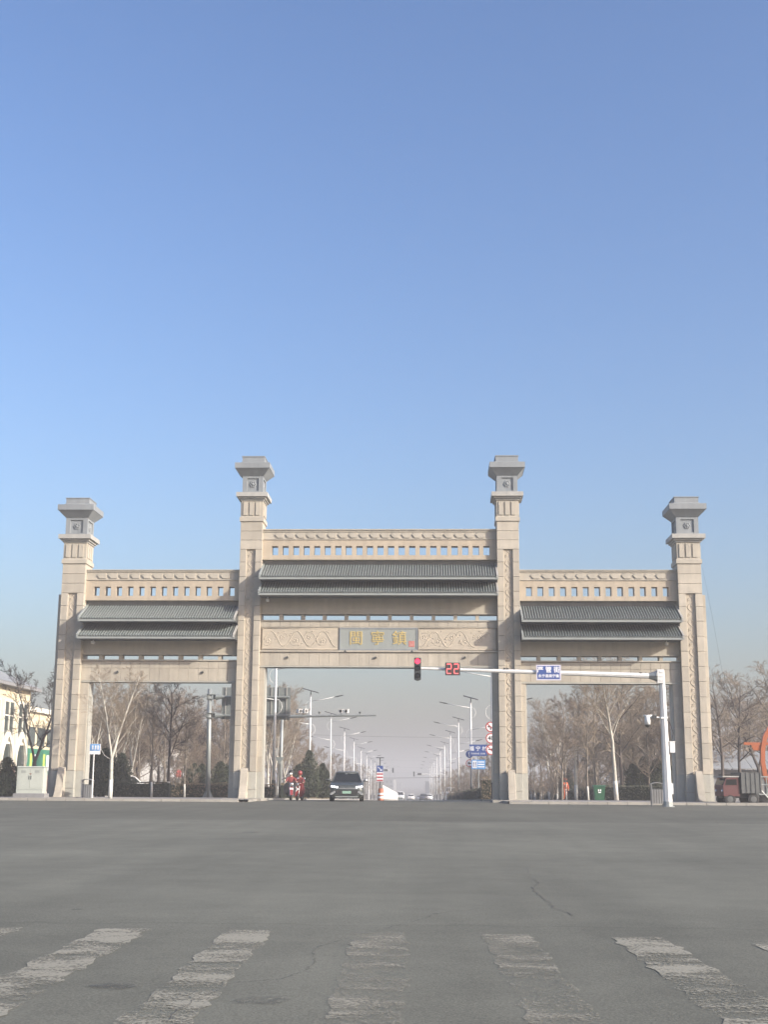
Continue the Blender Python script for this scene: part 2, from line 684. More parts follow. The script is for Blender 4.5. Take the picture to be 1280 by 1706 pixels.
# worn zebra crossing in front of the camera
RD = Vector((-0.0203, 1.0, 0)).normalized()
for i, (ul, ur, v, mt) in enumerate(((-42, 38, 1546, 'stripe_paint'), (168, 252, 1547.5, 'stripe_paint'), (380, 456, 1550, 'stripe_paint'), (592, 678, 1553, 'stripe_faded'),
                                     (806, 884, 1557, 'stripe_faded'), (1018, 1106, 1562, 'stripe_paint'), (1246, 1330, 1568, 'stripe_paint'))):
    a, b = ground(ul, v), ground(ur, v)
    mb = MB()
    N = 40
    for k in range(N + 1):
        for p in (a, b):
            q = p - RD * (5.0 * k / N)
            mb.v.append((q.x + random.uniform(-0.03, 0.03), q.y, gz(q.y) + 0.004))
    for k in range(N):
        mb.f.append((2 * k, 2 * k + 2, 2 * k + 3, 2 * k + 1))
        mb.m.append(0)
    mb.build('crossing_stripe', mt, road)


def ribbon(name, px, w, mt, jit=0.02, off=0.005):
    pts = []
    for (u, v), (u2, v2) in zip(px[:-1], px[1:]):
        for k in range(6):
            t = k / 6
            p = ground(u + (u2 - u) * t, v + (v2 - v) * t)
            pts.append(Vector((p.x + random.uniform(-jit, jit), p.y + random.uniform(-jit, jit) * 2, 0)))
    mb = MB()
    for i, p in enumerate(pts):
        d = (pts[min(i + 1, len(pts) - 1)] - pts[max(i - 1, 0)]).normalized()
        nrm = Vector((-d.y, d.x, 0)) * w * random.uniform(0.4, 1.2) * (0.3 if i in (0, len(pts) - 1) else 1)
        for q in (p + nrm, p - nrm):
            mb.v.append((q.x, q.y, gz(q.y) + off))
    for i in range(len(pts) - 1):
        mb.f.append((2 * i, 2 * i + 1, 2 * i + 3, 2 * i + 2))
        mb.m.append(0)
    mb.build(name, mt, road)


ribbon('crack', [(878, 1462), (898, 1470), (890, 1482), (908, 1498), (922, 1512), (972, 1530)], 0.006, 'crack', 0.03)
ribbon('crack', [(884, 1440), (876, 1462)], 0.005, 'crack', 0.03)
ribbon('crack', [(806, 1514), (725, 1523), (690, 1536), (640, 1548), (600, 1558)], 0.009, 'stain', 0.02)
ribbon('sealed_crack', [(592, 1560), (530, 1578), (520, 1588), (526, 1602), (508, 1618), (470, 1632), (400, 1637), (372, 1642)], 0.011, 'stain', 0.006)
ribbon('crack', [(364, 1650), (322, 1668), (296, 1684), (276, 1706)], 0.004, 'crack', 0.012)
ribbon('crack', [(1182, 1358), (1190, 1366), (1200, 1378)], 0.02, 'stripe_faded', 0.03)
for (u, v, a, b) in ((437, 1668, 0.15, 0.13), (190, 1644, 0.15, 0.11), (552, 1594, 0.05, 0.05), (128, 1516, 0.05, 0.05), (702, 1614, 0.02, 0.02), (684, 1655, 0.02, 0.02), (418, 1387, 0.2, 0.3), (726, 1523, 0.03, 0.05)):
    c = ground(u, v)
    mb = MB()
    mb.poly([(c.x + a * math.cos(t) * random.uniform(.8, 1.15), c.y + b * math.sin(t) * random.uniform(.8, 1.15), gz(c.y) + 0.006) for t in [2 * math.pi * k / 18 for k in range(18)]])
    mb.build('stain', 'stain', road)

# ------------------------------------------------------------------ the memorial gate
gate = thing('memorial_gate', 'beige stone memorial gate with four pillars and grey tiled roofs across the avenue', 'gate', (0, 0, 0))
GZ = 0.845          # course height
GAP = 0.017


def relief_vine(mb, xc, hw, z0, z1, y, period):
    """winding stem with leaf curls standing out of a narrow panel"""
    n = int((z1 - z0) / period * 12)
    pts = []
    for i in range(n + 1):
        z = z0 + (z1 - z0) * i / n
        pts.append((xc + hw * 0.68 * math.sin(2 * math.pi * (z - z0) / period), y, z))
    mb.tube(pts, 0.027, 5)
    k = int((z1 - z0) / (period / 2))
    for i in range(k):
        zc = z0 + (i + 0.5) * period / 2
        if zc + 0.12 > z1:
            break
        s = -1 if (i % 2 == 0) else 1
        c = [(xc + s * hw * (0.62 - 0.5 * t) + s * 0.03 * math.sin(6 * t), y - 0.004, zc - 0.12 + 0.30 * t) for t in [q / 6 for q in range(7)]]
        mb.tube(c, [0.014, 0.02, 0.026, 0.026, 0.022, 0.016, 0.008], 5)
        sp = []
        for q in range(11):
            a = q / 10 * 2.6 * math.pi
            r = 0.085 * (1 - q / 13)
            sp.append((xc + s * hw * 0.32 + s * r * math.cos(a), y - 0.004, zc + r * math.sin(a)))
        mb.tube(sp, 0.016, 4)


slab_cache = {}


def slab(parent, x0, x1, y0, y1, z0, z1, mt, name='stone_slab'):
    """one facing stone with a slightly chamfered front; alike stones share a mesh"""
    key = (round(x1 - x0, 3), round(y1 - y0, 3), round(z1 - z0, 3), mt, name)
    if key not in slab_cache:
        w, d, h = x1 - x0, y1 - y0, z1 - z0
        c = 0.008
        mb = MB()
        mb.box(0, w, c, d, 0, h)
        mb.v += [(c, 0, c), (w - c, 0, c), (c, 0, h - c), (w - c, 0, h - c)]
        # replace the plain front by a chamfered one
        del mb.f[2], mb.m[2]
        for q in ((8, 9, 11, 10), (0, 1, 9, 8), (1, 5, 11, 9), (5, 4, 10, 11), (4, 0, 8, 10)):
            mb.f.append(q)
            mb.m.append(0)
        slab_cache[key] = mb.mesh(name, mt)
    return link(name, slab_cache[key], parent, (x0, y0, z0))


def pillar(xc, hw, z_ring, z_rec, label):
    """origin at the pillar's foot; built in local x"""
    p = bpy.data.objects.new('pillar', None)
    COL.objects.link(p)
    p.parent = gate
    p.location = (xc, 0, 0)
    D = 1.5
    sgn = 1 if xc > 0 else -1
    mb = MB()
    mb.box(-hw + 0.03, hw - 0.03, 0.15, D, -0.1, z_ring)
    mb.build('core', 'mortar', p)
    rw = 0.265                       # half width of the carved recess
    # front strips left and right of the recess, course by course
    z = 0.0
    edges = [0.0, 0.5, 1.47]
    while edges[-1] + GZ < z_rec - 0.2:
        edges.append(edges[-1] + GZ)
    edges.append(z_rec)
    for a, b in zip(edges[:-1], edges[1:]):
        mt = 'plinth' if b < 1.5 else 'stone'
        if b < 1.5:
            slab(p, -hw, hw, 0.0, 0.15, a + GAP / 2, b - GAP / 2, mt)
        else:
            slab(p, -hw, -rw, 0.0, 0.15, a + GAP / 2, b - GAP / 2, mt)
            slab(p, rw, hw, 0.0, 0.15, a + GAP / 2, b - GAP / 2, mt)
    nup = 3
    hup = (z_ring - z_rec) / nup
    for i in range(nup):
        slab(p, -hw, hw, 0.0, 0.15, z_rec + i * hup + GAP / 2, z_rec + (i + 1) * hup - GAP / 2, 'stone')
    # sides
    se = edges + [z_rec + hup, z_rec + 2 * hup, z_ring]
    for s in (-1, 1):
        side = MB()
        for a, b in zip(se[:-1], se[1:]):
            xa, xb = sorted((s * hw, s * (hw - 0.03)))
            side.box(xa, xb, 0.158, D, a + GAP / 2, b - GAP / 2, 1 if b < 1.5 else 0)
        side.build('side_cladding', ['stone', 'plinth'], p)
    # carved panel
    vp = MB()
    vp.box(-rw, rw, 0.125, 0.15, 1.47, z_rec - 0.01)
    panel = vp.build('vine_panel', 'relief', p)
    vn = MB()
    relief_vine(vn, 0, rw - 0.03, 1.65, z_rec - 0.1, 0.126, GZ * 1.0)
    vn.build('vine_relief', 'relief', panel, smooth=True)
    # ---- ring, slotted block, cornice, lantern, cap
    zr = z_ring
    q = MB()
    e = 0.065
    q.box(-hw - e, hw + e, -e, D + e, zr + 0.04, zr + 0.27)
    q.frustum((-hw - 0.01, hw + 0.01, -0.01, D + 0.01, zr), (-hw - e, hw + e, -e, D + e, zr + 0.04))
    q.frustum((-hw - e, hw + e, -e, D + e, zr + 0.27), (-hw - 0.01, hw + 0.01, -0.01, D + 0.01, zr + 0.31))
    q.build('ring', 'stone_upper', p)
    z0, z1 = zr + 0.31, zr + 1.26
    q = MB()
    q.box(-hw, hw, 0.0, D, z0, z1)
    blk = q.build('panelled_block', 'stone_upper', p)
    for j in range(3):
        t0, t1 = -0.80 + j * 0.575, -0.80 + j * 0.575 + 0.40
        q = MB()
        q.box(hw * t0, hw * t1, -0.05, -0.0005, z0 + 0.09, z1 - 0.09)
        q.build('raised_panel', 'stone_upper', blk)
        for sd in (-1, 1):
            q = MB()
            xa, xb = sorted((sd * (hw + 0.0005), sd * (hw + 0.05)))
            q.box(xa, xb, D / 2 * (1 + t0), D / 2 * (1 + t1), z0 + 0.09, z1 - 0.09)
            q.build('raised_panel', 'stone_upper', blk)
    q = MB()
    za = z1
    for i, (ex, h0, h1) in enumerate(((0.06, 0.0, 0.10), (0.15, 0.10, 0.21), (0.28, 0.21, 0.46))):
        q.box(-hw - ex, hw + ex, -ex, D + ex, za + h0, za + h1 - (0.012 if i < 2 else 0))
    q.build('cornice', 'cap_light', p)
    zl = za + 0.46
    lw = hw - 0.03
    lh = 1.06
    lan = MB()
    lan.box(-lw + 0.07, lw - 0.07, 0.10, D - 0.10, zl, zl + lh)
    for (a, b) in ((-lw, -lw + 0.26), (lw - 0.26, lw)):
        lan.box(a, b, 0.03, 0.29, zl, zl + lh)
        lan.box(a, b, D - 0.29, D - 0.03, zl, zl + lh)
    for (c, d) in ((0, 0.13), (lh - 0.17, lh)):
        lan.box(-lw + 0.26, lw - 0.26, 0.031, 0.12, zl + c, zl + d)
        lan.box(-lw + 0.001, -lw + 0.08, 0.29, D - 0.29, zl + c, zl + d)
        lan.box(lw - 0.08, lw - 0.001, 0.29, D - 0.29, zl + c, zl + d)
    lo = lan.build('lantern', 'cap_grey', p)
    med = MB()
    med.lathe([(0.21, 0.10), (0.21, 0.07), (0.17, 0.055), (0.15, 0.075), (0.10, 0.075), (0.09, 0.045), (0.03, 0.02)], (0, 0, zl + lh * 0.5), 6, 'y')
    for k in range(6):
        a = R(60 * k + 30)
        med.ball((0.125 * math.cos(a), 0.07, zl + lh * 0.5 + 0.125 * math.sin(a)), 0.035, n=6)
    med.build('medallion', 'cap_grey', lo)
    for s in (-1, 1):
        med = MB()
        med.lathe([(0.21, lw - 0.07), (0.21, lw - 0.04), (0.15, lw - 0.045), (0.09, lw - 0.02), (0.03, lw)] if s > 0 else [(0.21, -lw + 0.07), (0.21, -lw + 0.04), (0.15, -lw + 0.045), (0.09, -lw + 0.02), (0.03, -lw)], (0, D / 2, zl + lh * 0.5), 6, 'x')
        med.build('medallion', 'cap_grey', lo)
    ze = zl + lh
    cp = MB()
    ex = 0.39
    cp.frustum((-lw - 0.02, lw + 0.02, 0.01, D - 0.01, ze - 0.04), (-hw - ex + 0.02, hw + ex - 0.02, -ex + 0.02, D + ex - 0.02, ze + 0.36))
    cp.box(-hw - ex, hw + ex, -ex, D + ex, ze + 0.36, ze + 0.68)
    cp.frustum((-hw - 0.16, hw + 0.16, -0.16, D + 0.16, ze + 0.68), (-hw - 0.06, hw + 0.06, -0.06, D + 0.06, ze + 0.79))
    cp.box(-hw - 0.02, hw + 0.02, -0.02, D + 0.02, ze + 0.79, ze + 1.10)
    cp.box(-hw - 0.05, hw + 0.05, -0.05, D + 0.05, ze + 1.10, ze + 1.15)
    cp.build('cap', 'cap_grey', p)
    # ---- buttress stone at the foot
    bt = MB()
    prof = [(-0.002, 0.0), (-0.002, 1.62), (-0.12, 1.66), (-0.24, 1.60), (-0.33, 1.38), (-0.42, 1.05), (-0.52, 0.70), (-0.66, 0.36), (-0.84, 0.10), (-0.90, 0.0)]
    bt.prism(prof, -0.19, 0.19, 'x')
    bo = bt.build('buttress_stone', 'stone', p)
    sc = MB()
    for s in (-1, 1):
        x = s * 0.192
        sc.tube([(x, -0.08, 1.50), (x, -0.20, 1.42), (x, -0.30, 1.05), (x, -0.42, 0.65), (x, -0.60, 0.28), (x, -0.70, 0.08)], 0.022, 5)
        sc.tube([(x, -0.12 + 0.10 * math.cos(t), 0.55 + 0.16 * math.sin(t)) for t in [q2 * 0.5 for q2 in range(14)]], 0.018, 5)
    sc.build('carved_edge', 'stone', bo)
    # ---- set back wing on the outer side and low platform
    fo = MB()
    fo.box(-hw - 0.45, hw + 0.45, -1.0, D + 0.3, -0.35, 0.035)
    fo.build('footing', 'concrete', p)
    return p


XI, XO, HI, HO = 7.41, 17.67, 0.63, 0.665
ZRI, ZRO = 15.66, 13.18
pillars = [pillar(-XO, HO, ZRO, 11.50, 'ol'), pillar(-XI, HI, ZRI, 14.05, 'il'), pillar(XI, HI, ZRI, 14.05, 'ir'), pillar(XO, HO, ZRO, 11.50, 'or')]


def wings(mb_name, xa, xb, z1, parent):
    """jamb or wing beside a pillar, with a course of joints"""
    mb = MB()
    a, b = sorted((xa, xb))
    mb.box(a, b, 0.36, 1.3, 0.0, z1, 0)
    o = mb.build(mb_name, ['stone'], parent)
    pl = MB()
    pl.box(a - 0.0, b + 0.0, 0.345, 0.36, 0.0, 1.47 - GAP / 2)
    pl.build('plinth_slab', 'plinth', o)
    z = 1.47
    while z < z1 - 0.05:
        zz = min(z + GZ, z1)
        g = MB()
        slab(o, a + 0.002, b - 0.002, 0.345, 0.36, z + GAP / 2, zz - GAP / 2, 'stone', 'jamb_slab')
        z = zz
    return o


# beams ---------------------------------------------------------------------
def tiled_roof(parent, x0, x1, y_top, z_top, y_eave, z_eave):
    """one pent roof: board, rows of round tiles, tile ends, fascia, end boards"""
    r = bpy.data.objects.new('roof', None)
    COL.objects.link(r)
    r.parent = parent
    dy, dz = y_eave - y_top, z_eave - z_top
    L = math.hypot(dy, dz)
    ny, nz = dz / L, -dy / L          # upward normal (points up and out)
    if nz < 0:
        ny, nz = -ny, -nz
    b = MB()
    b.prism([(y_top, z_top), (y_eave, z_eave), (y_eave - ny * 0.07, z_eave - nz * 0.07), (y_top - ny * 0.07, z_top - nz * 0.07)], x0, x1, 'x')
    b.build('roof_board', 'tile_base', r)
    n = int((x1 - x0) / 0.148)
    p = (x1 - x0) / n
    t = MB()
    rows = MB()
    segs = 6
    for i in range(n):
        xc = x0 + (i + 0.5) * p
        for s in range(segs):
            a0, a1 = s / segs, (s + 1) / segs
            rr0, rr1 = 0.046 + random.uniform(-.002, .002), 0.050 + random.uniform(-.002, .002)
            jx = random.uniform(-0.004, 0.004)
            base = len(t.v)
            for (aa, rr) in ((a0, rr0), (a1, rr1)):
                cy, cz = y_top + dy * aa, z_top + dz * aa
                for k in range(5):
                    an = math.pi * k / 4
                    ox = rr * math.cos(an)
                    on = rr * math.sin(an) * 1.15 + 0.004
                    t.v.append((xc + jx + ox, cy + ny * on, cz + nz * on))
            for k in range(4):
                t.f.append((base + k, base + k + 1, base + 6 + k, base + 5 + k))
                t.m.append(0)
            if s == segs - 1:
                t.f.append(tuple(base + 5 + k for k in range(5)))
                t.m.append(0)
        # drip tile between two rows
        xa = x0 + i * p
        t.poly([(xa - 0.03, y_eave - 0.004, z_eave + 0.012), (xa + 0.03, y_eave - 0.004, z_eave + 0.012), (xa, y_eave - 0.012, z_eave - 0.06)])
    to = t.build('tile_rows', 'tile', r)
    to['kind'] = 'stuff'
    f = MB()
    f.box(x0, x1, y_eave + 0.02, y_eave + 0.07, z_eave - 0.16, z_eave - 0.045)
    f.build('fascia', 'fascia', r)
    s = MB()
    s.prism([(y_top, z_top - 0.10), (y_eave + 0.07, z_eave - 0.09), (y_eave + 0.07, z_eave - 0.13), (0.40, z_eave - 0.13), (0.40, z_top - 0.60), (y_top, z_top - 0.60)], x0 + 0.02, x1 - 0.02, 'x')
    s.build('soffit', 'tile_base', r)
    for x in (x0, x1):
        e = MB()
        a, b2 = (x, x + 0.10) if x == x0 else (x - 0.10, x)
        e.prism([(y_top, z_top + 0.13), (y_eave - 0.02, z_eave + 0.11), (y_eave - 0.02, z_eave - 0.08), (y_top, z_top - 0.08)], a, b2, 'x')
        e.build('verge', 'fascia' if x == x0 else 'cap_light', r)  # right end is paler: sunlight on it is put into the colour
    return r


def upper_beam(parent, x0, x1, zt, nh, h0, hw, pitch, nch):
    """pierced balustrade beam; zt = top of coping"""
    b = bpy.data.objects.new('upper_beam', None)
    COL.objects.link(b)
    b.parent = parent
    yf, yb = 0.34, 0.94
    c = MB()
    c.box(x0, x1, yf - 0.10, yb + 0.10, zt - 0.055, zt)
    c.box(x0, x1, yf - 0.045, yb + 0.045, zt - 0.15, zt - 0.055)
    c.build('coping', 'stone_upper', b)
    c = MB()
    c.box(x0, x1, yf, yb, zt - 0.56, zt - 0.15)
    c.build('frieze_band', 'stone_upper', b)
    c = MB()
    c.box(x0, x1, yf - 0.05, yb + 0.05, zt - 0.61, zt - 0.56)
    c.build('ledge', 'stone_upper', b)
    # chevron tiles
    cw = pitch
    zc0, zc1 = zt - 0.525, zt - 0.185
    zm = (zc0 + zc1) / 2
    me = MB()
    w = cw * 0.80
    me.prism([(0, 0.03), (0.16, -0.15), (w, -0.15), (w, 0.15), (0.12, 0.15)], 0.0, -0.05, 'y')
    me = me.mesh('chevron_tile', 'stone_upper')
    cx0 = (x0 + x1) / 2 - nch * cw / 2
    for i in range(nch):
        link('chevron_tile', me, b, (cx0 + i * cw + 0.06, yf, zm))
    # pierced wall
    c = MB()
    zb = zt - 1.78
    ztop, zbot = zt - 0.98, zt - 1.52
    c.box(x0, x1, yf, yb, ztop, zt - 0.61)
    c.box(x0, x1, yf, yb, zb, zbot)
    xs = [x0]
    for i in range(nh):
        xs += [h0 + i * pitch2(i, pitch), h0 + i * pitch2(i, pitch) + hw]
    xs.append(x1)
    for i in range(0, len(xs), 2):
        c.box(xs[i], xs[i + 1], yf, yb, zbot, ztop)
    c.build('pierced_wall', 'stone_warm', b)
    return b


def pitch2(i, p):
    return p


def lower_beam(parent, x0, x1, z_under, z_slit_t, z_slit_b, z_lint_t, z_lint_b, nslit, first, sw, two_rows, ncol):
    b = bpy.data.objects.new('lower_beam', None)
    COL.objects.link(b)
    b.parent = parent
    yf, yb = 0.34, 1.10
    c = MB()
    c.box(x0, x1, yf + 0.05, yb, z_slit_t, z_under)
    c.build('shaded_wall', 'stone_upper', b)
    c = MB()
    c.box(x0, x1, yf - 0.02, yf + 0.048, z_slit_t + 0.01, z_slit_t + 0.075)
    c.box(x0, x1, yf - 0.02, yf + 0.048, z_under - 0.30, z_under - 0.24)
    c.build('ledge', 'stone_upper', b)
    # slit row with short posts
    p = (x1 - x0 + 0.2) / nslit
    pm = MB()
    pm.box(0, 0.2, yf + 0.10, yb - 0.1, 0, z_slit_t - z_slit_b)
    pm = pm.mesh('slit_post', 'stone_upper')
    for i in range(1, nslit):
        link('slit_post', pm, b, (x0 - 0.2 + i * p, 0, z_slit_b))
    c = MB()
    c.box(x0, x1, yf - 0.06, yb, z_slit_b - 0.07, z_slit_b)
    c.build('sill', 'stone_upper', b)
    # lintel core and facing slabs
    c = MB()
    c.box(x0, x1, yf + 0.03, yb, z_lint_b, z_slit_b - 0.07)
    c.build('lintel_core', 'mortar', b)
    w = (x1 - x0) / ncol
    rows = [(z_lint_b + 0.085, z_lint_b + (z_lint_t - z_lint_b) * 0.68), (z_lint_b + (z_lint_t - z_lint_b) * 0.68, z_lint_t)] if two_rows else [(z_lint_b + 0.085, z_lint_t)]
    for (a, d) in rows:
        for i in range(ncol):
            slab(b, x0 + i * w + GAP / 3, x0 + (i + 1) * w - GAP / 3, yf, yf + 0.03, a + GAP / 3, d - GAP / 3, 'stone')
    c = MB()
    c.box(x0, x1, yf - 0.045, yb + 0.02, z_lint_b - 0.0, z_lint_b + 0.085)
    c.build('lintel_edge', 'plinth', b)
    return b


def spotlight(parent, x, y, z):
    q = MB()
    q.prism([(x - 0.08, z - 0.05), (x + 0.08, z - 0.05), (x, z + 0.08)], y - 0.10, y - 0.03, 'y')
    q.tube([(x, y - 0.08, z), (x, y, z)], 0.015, 5)
    q.build('spotlight', 'dark_metal', parent)


# central bay
xc0, xc1 = -XI + HI, XI - HI
ub = upper_beam(gate, xc0, xc1, 15.28, 21, -6.24, 0.37, 0.6125, 20)
q = MB()
q.box(xc0, xc1, 0.75, 1.05, 11.56, 13.495)
q.build('back_wall', 'wall_grey', gate)
tiled_roof(gate, xc0 - 0.0, xc1, 0.75, 13.24, -1.06, 12.30)
tiled_roof(gate, xc0 - 0.0, xc1, 0.75, 12.36, -1.16, 11.38)
lb = lower_beam(gate, xc0, xc1, 11.55, 10.33, 9.99, 8.15, 7.30, 11, xc0, 1.0, False, 24)
# central frieze: slab course, carved panels and name plaque
c = MB()
c.box(xc0, xc1, 0.312, 0.339, 9.56, 9.60)
c.build('ledge', 'stone_upper', lb)
w = (xc1 - xc0) / 24
for i in range(24):
    slab(lb, xc0 + i * w + GAP / 3, xc0 + (i + 1) * w - GAP / 3, 0.34, 0.37, 9.61, 9.91, 'stone')
c = MB()
c.box(xc0, xc1, 0.25, 0.339, 8.17, 8.26)
c.build('ledge', 'stone_upper', lb)
for s in (-1, 1):
    c = MB()
    xa, xb = sorted((s * 2.28, s * (xc1 - 0.12)))
    c.box(xa, xb, 0.315, 0.339, 8.30, 9.52)
    fp = c.build('carved_panel', 'relief', lb)
    c = MB()
    per = 1.56
    n = 80
    zc = 8.91
    yv = 0.318
    c.tube([(xa + 0.1 + (xb - xa - 0.2) * i / n, yv, zc + 0.44 * math.cos(2 * math.pi * (xa + (xb - xa) * i / n) / (2 * per) * 2)) for i in range(n + 1)], 0.026, 5)
    c.tube([(xa + 0.05, yv, 8.33), (xb - 0.05, yv, 8.33)], 0.02, 5)
    c.tube([(xa + 0.05, yv, 9.49), (xb - 0.05, yv, 9.49)], 0.02, 5)
    k = xa + 0.35
    j = 0
    while k < xb - 0.3:
        up = 1 if math.cos(2 * math.pi * k / per) < 0 else -1
        cz = zc + up * 0.10
        sp = []
        for q2 in range(26):
            a = q2 / 25 * 3.4 * math.pi
            rr = 0.33 * (1 - q2 / 31)
            sp.append((k + rr * math.cos(a + (0 if up > 0 else math.pi)), yv, cz + rr * math.sin(a + (0 if up > 0 else math.pi)) * 0.95))
        c.tube(sp, [0.020 - 0.0005 * q2 for q2 in range(26)], 5)
        for q2 in range(5):
            a = R(72 * q2 + 20 * j)
            c.ball((k + 0.09 * math.cos(a), yv - 0.004, cz + 0.09 * math.sin(a)), 0.05, 0.02, 0.05, n=6)
        for q2 in range(6):
            a = random.uniform(0, 6.28)
            x = k + 0.42 * math.cos(a)
            z = zc + 0.42 * math.sin(a)
            if xa + 0.1 < x < xb - 0.1:
                c.tube([(x, yv, z), (x + 0.06, yv - 0.005, z + 0.05), (x + 0.14, yv, z + 0.04)], [0.01, 0.028, 0.008], 5)
        k += per / 2
        j += 1
    c.build('scroll_relief', 'relief', fp, smooth=True)
pq = bpy.data.objects.new('name_plaque', None)
COL.objects.link(pq)
pq.parent = gate
pq['label'] = 'grey name plaque with gold characters and a red seal'
c = MB()
c.box(-2.17, 2.17, 0.29, 0.339, 8.28, 9.54)
c.build('board', 'plaque', pq)
c = MB()
for (a, b2, d, e) in ((-2.24, 2.24, 9.48, 9.555), (-2.24, 2.24, 8.265, 8.34), (-2.24, -2.165, 8.34, 9.48), (2.165, 2.24, 8.34, 9.48)):
    c.box(a, b2, 0.265, 0.335, d, e)
c.build('frame', 'cap_grey', pq)
for ch, x in (('閩', -1.28), ('寧', -0.05), ('鎮', 1.20)):
    link('character', text_mesh(ch, 0.86, 'gold', 0.015, 0.0, 'character'), pq, (x, 0.275, 8.91))
c = MB()
c.box(1.72, 2.05, 0.283, 0.2899, 8.47, 8.80)
so = c.build('seal', 'seal_red', pq)
c = MB()
for (a, b2, d, e) in ((1.76, 1.79, 8.51, 8.76), (1.83, 2.01, 8.73, 8.755), (1.83, 1.86, 8.52, 8.68), (1.90, 1.93, 8.52, 8.70), (1.97, 2.0, 8.52, 8.70), (1.83, 2.0, 8.60, 8.62)):
    c.box(a, b2, 0.279, 0.2829, d, e)
c.build('seal_mark', 'pink', so)
for x, z in ((-5.2, 7.86), (-0.15, 7.86), (4.9, 7.88), (1.9, 8.22), (-1.9, 8.22)):
    spotlight(lb, x, 0.34, z)

# side bays
for s in (-1, 1):
    x0, x1 = sorted((s * (XI + HI), s * (XO - HO)))
    h0 = -16.53 if s < 0 else 8.42
    upper_beam(gate, x0, x1, 12.90, 13, h0, 0.335, 0.6545 if s < 0 else 0.6475, 12)
    c = MB()
    c.box(x0, x1, 0.75, 1.05, 9.11, 11.115)
    c.build('back_wall', 'wall_grey', gate)
    tiled_roof(gate, x0, x1, 0.75, 10.84, -1.06, 9.90)
    tiled_roof(gate, x0, x1, 0.75, 9.88, -1.16, 8.91)
    b = lower_beam(gate, x0, x1, 9.10, 7.98, 7.71, 7.60, 6.42, 8, x0, 0.9, True, 16)
    spotlight(b, x0 + 4.4 if s > 0 else x0 + 2.1, 0.34, 7.0)
    spotlight(b, x0 + 7.0, 0.34, 7.0)
    # jambs of the side openings and of the middle opening
    wings('jamb', s * (XI + HI), s * (XI + HI + 0.27), 6.42, gate)
    wings('jamb', s * (XO - HO), s * (XO - HO - 0.46), 6.42, gate)
    wings('jamb', s * (XI - HI), s * (XI - HI - 0.28), 7.30, gate)
    wings('wing', s * (XO + HO), s * (XO + HO + 0.24), 11.46, gate)
    # narrow raised frame just inside the openings
    for (xa, xb, zt) in ((s * (XI - HI - 0.28), s * (XI - HI - 0.34), 7.30), (s * (XO - HO - 0.46), s * (XO - HO - 0.52), 6.42), (s * (XI + HI + 0.27), s * (XI + HI + 0.33), 6.42)):
        f = MB()
        a, d = sorted((xa, xb))
        f.box(a, d, 0.42, 1.25, 0.0, zt - 0.002)
        f.build('door_frame', 'plinth', gate)

# white cameras under the eaves
for (x, z) in ((-6.35, 11.05), (-16.3, 8.62), (16.2, 8.62)):
    q = MB()
    q.tube([(0, 0.15, 0.22), (0, 0.0, 0.2), (0, -0.02, 0.08)], 0.02, 6)
    q.box(-0.07, 0.07, -0.20, 0.12, -0.06, 0.07)
    q.lathe([(0.04, -0.235), (0.045, -0.201)], (0, 0, 0.0), 8, 'y')
    tag(q.build('security_camera', 'white_plastic', None, loc=(x, -0.1, z)), {-6.35: 'small white security camera below the roof of the middle bay', -16.3: 'small white security camera below the left side roof of the gate', 16.2: 'small white security camera below the roof by the signal mast pillar'}[x], 'camera')

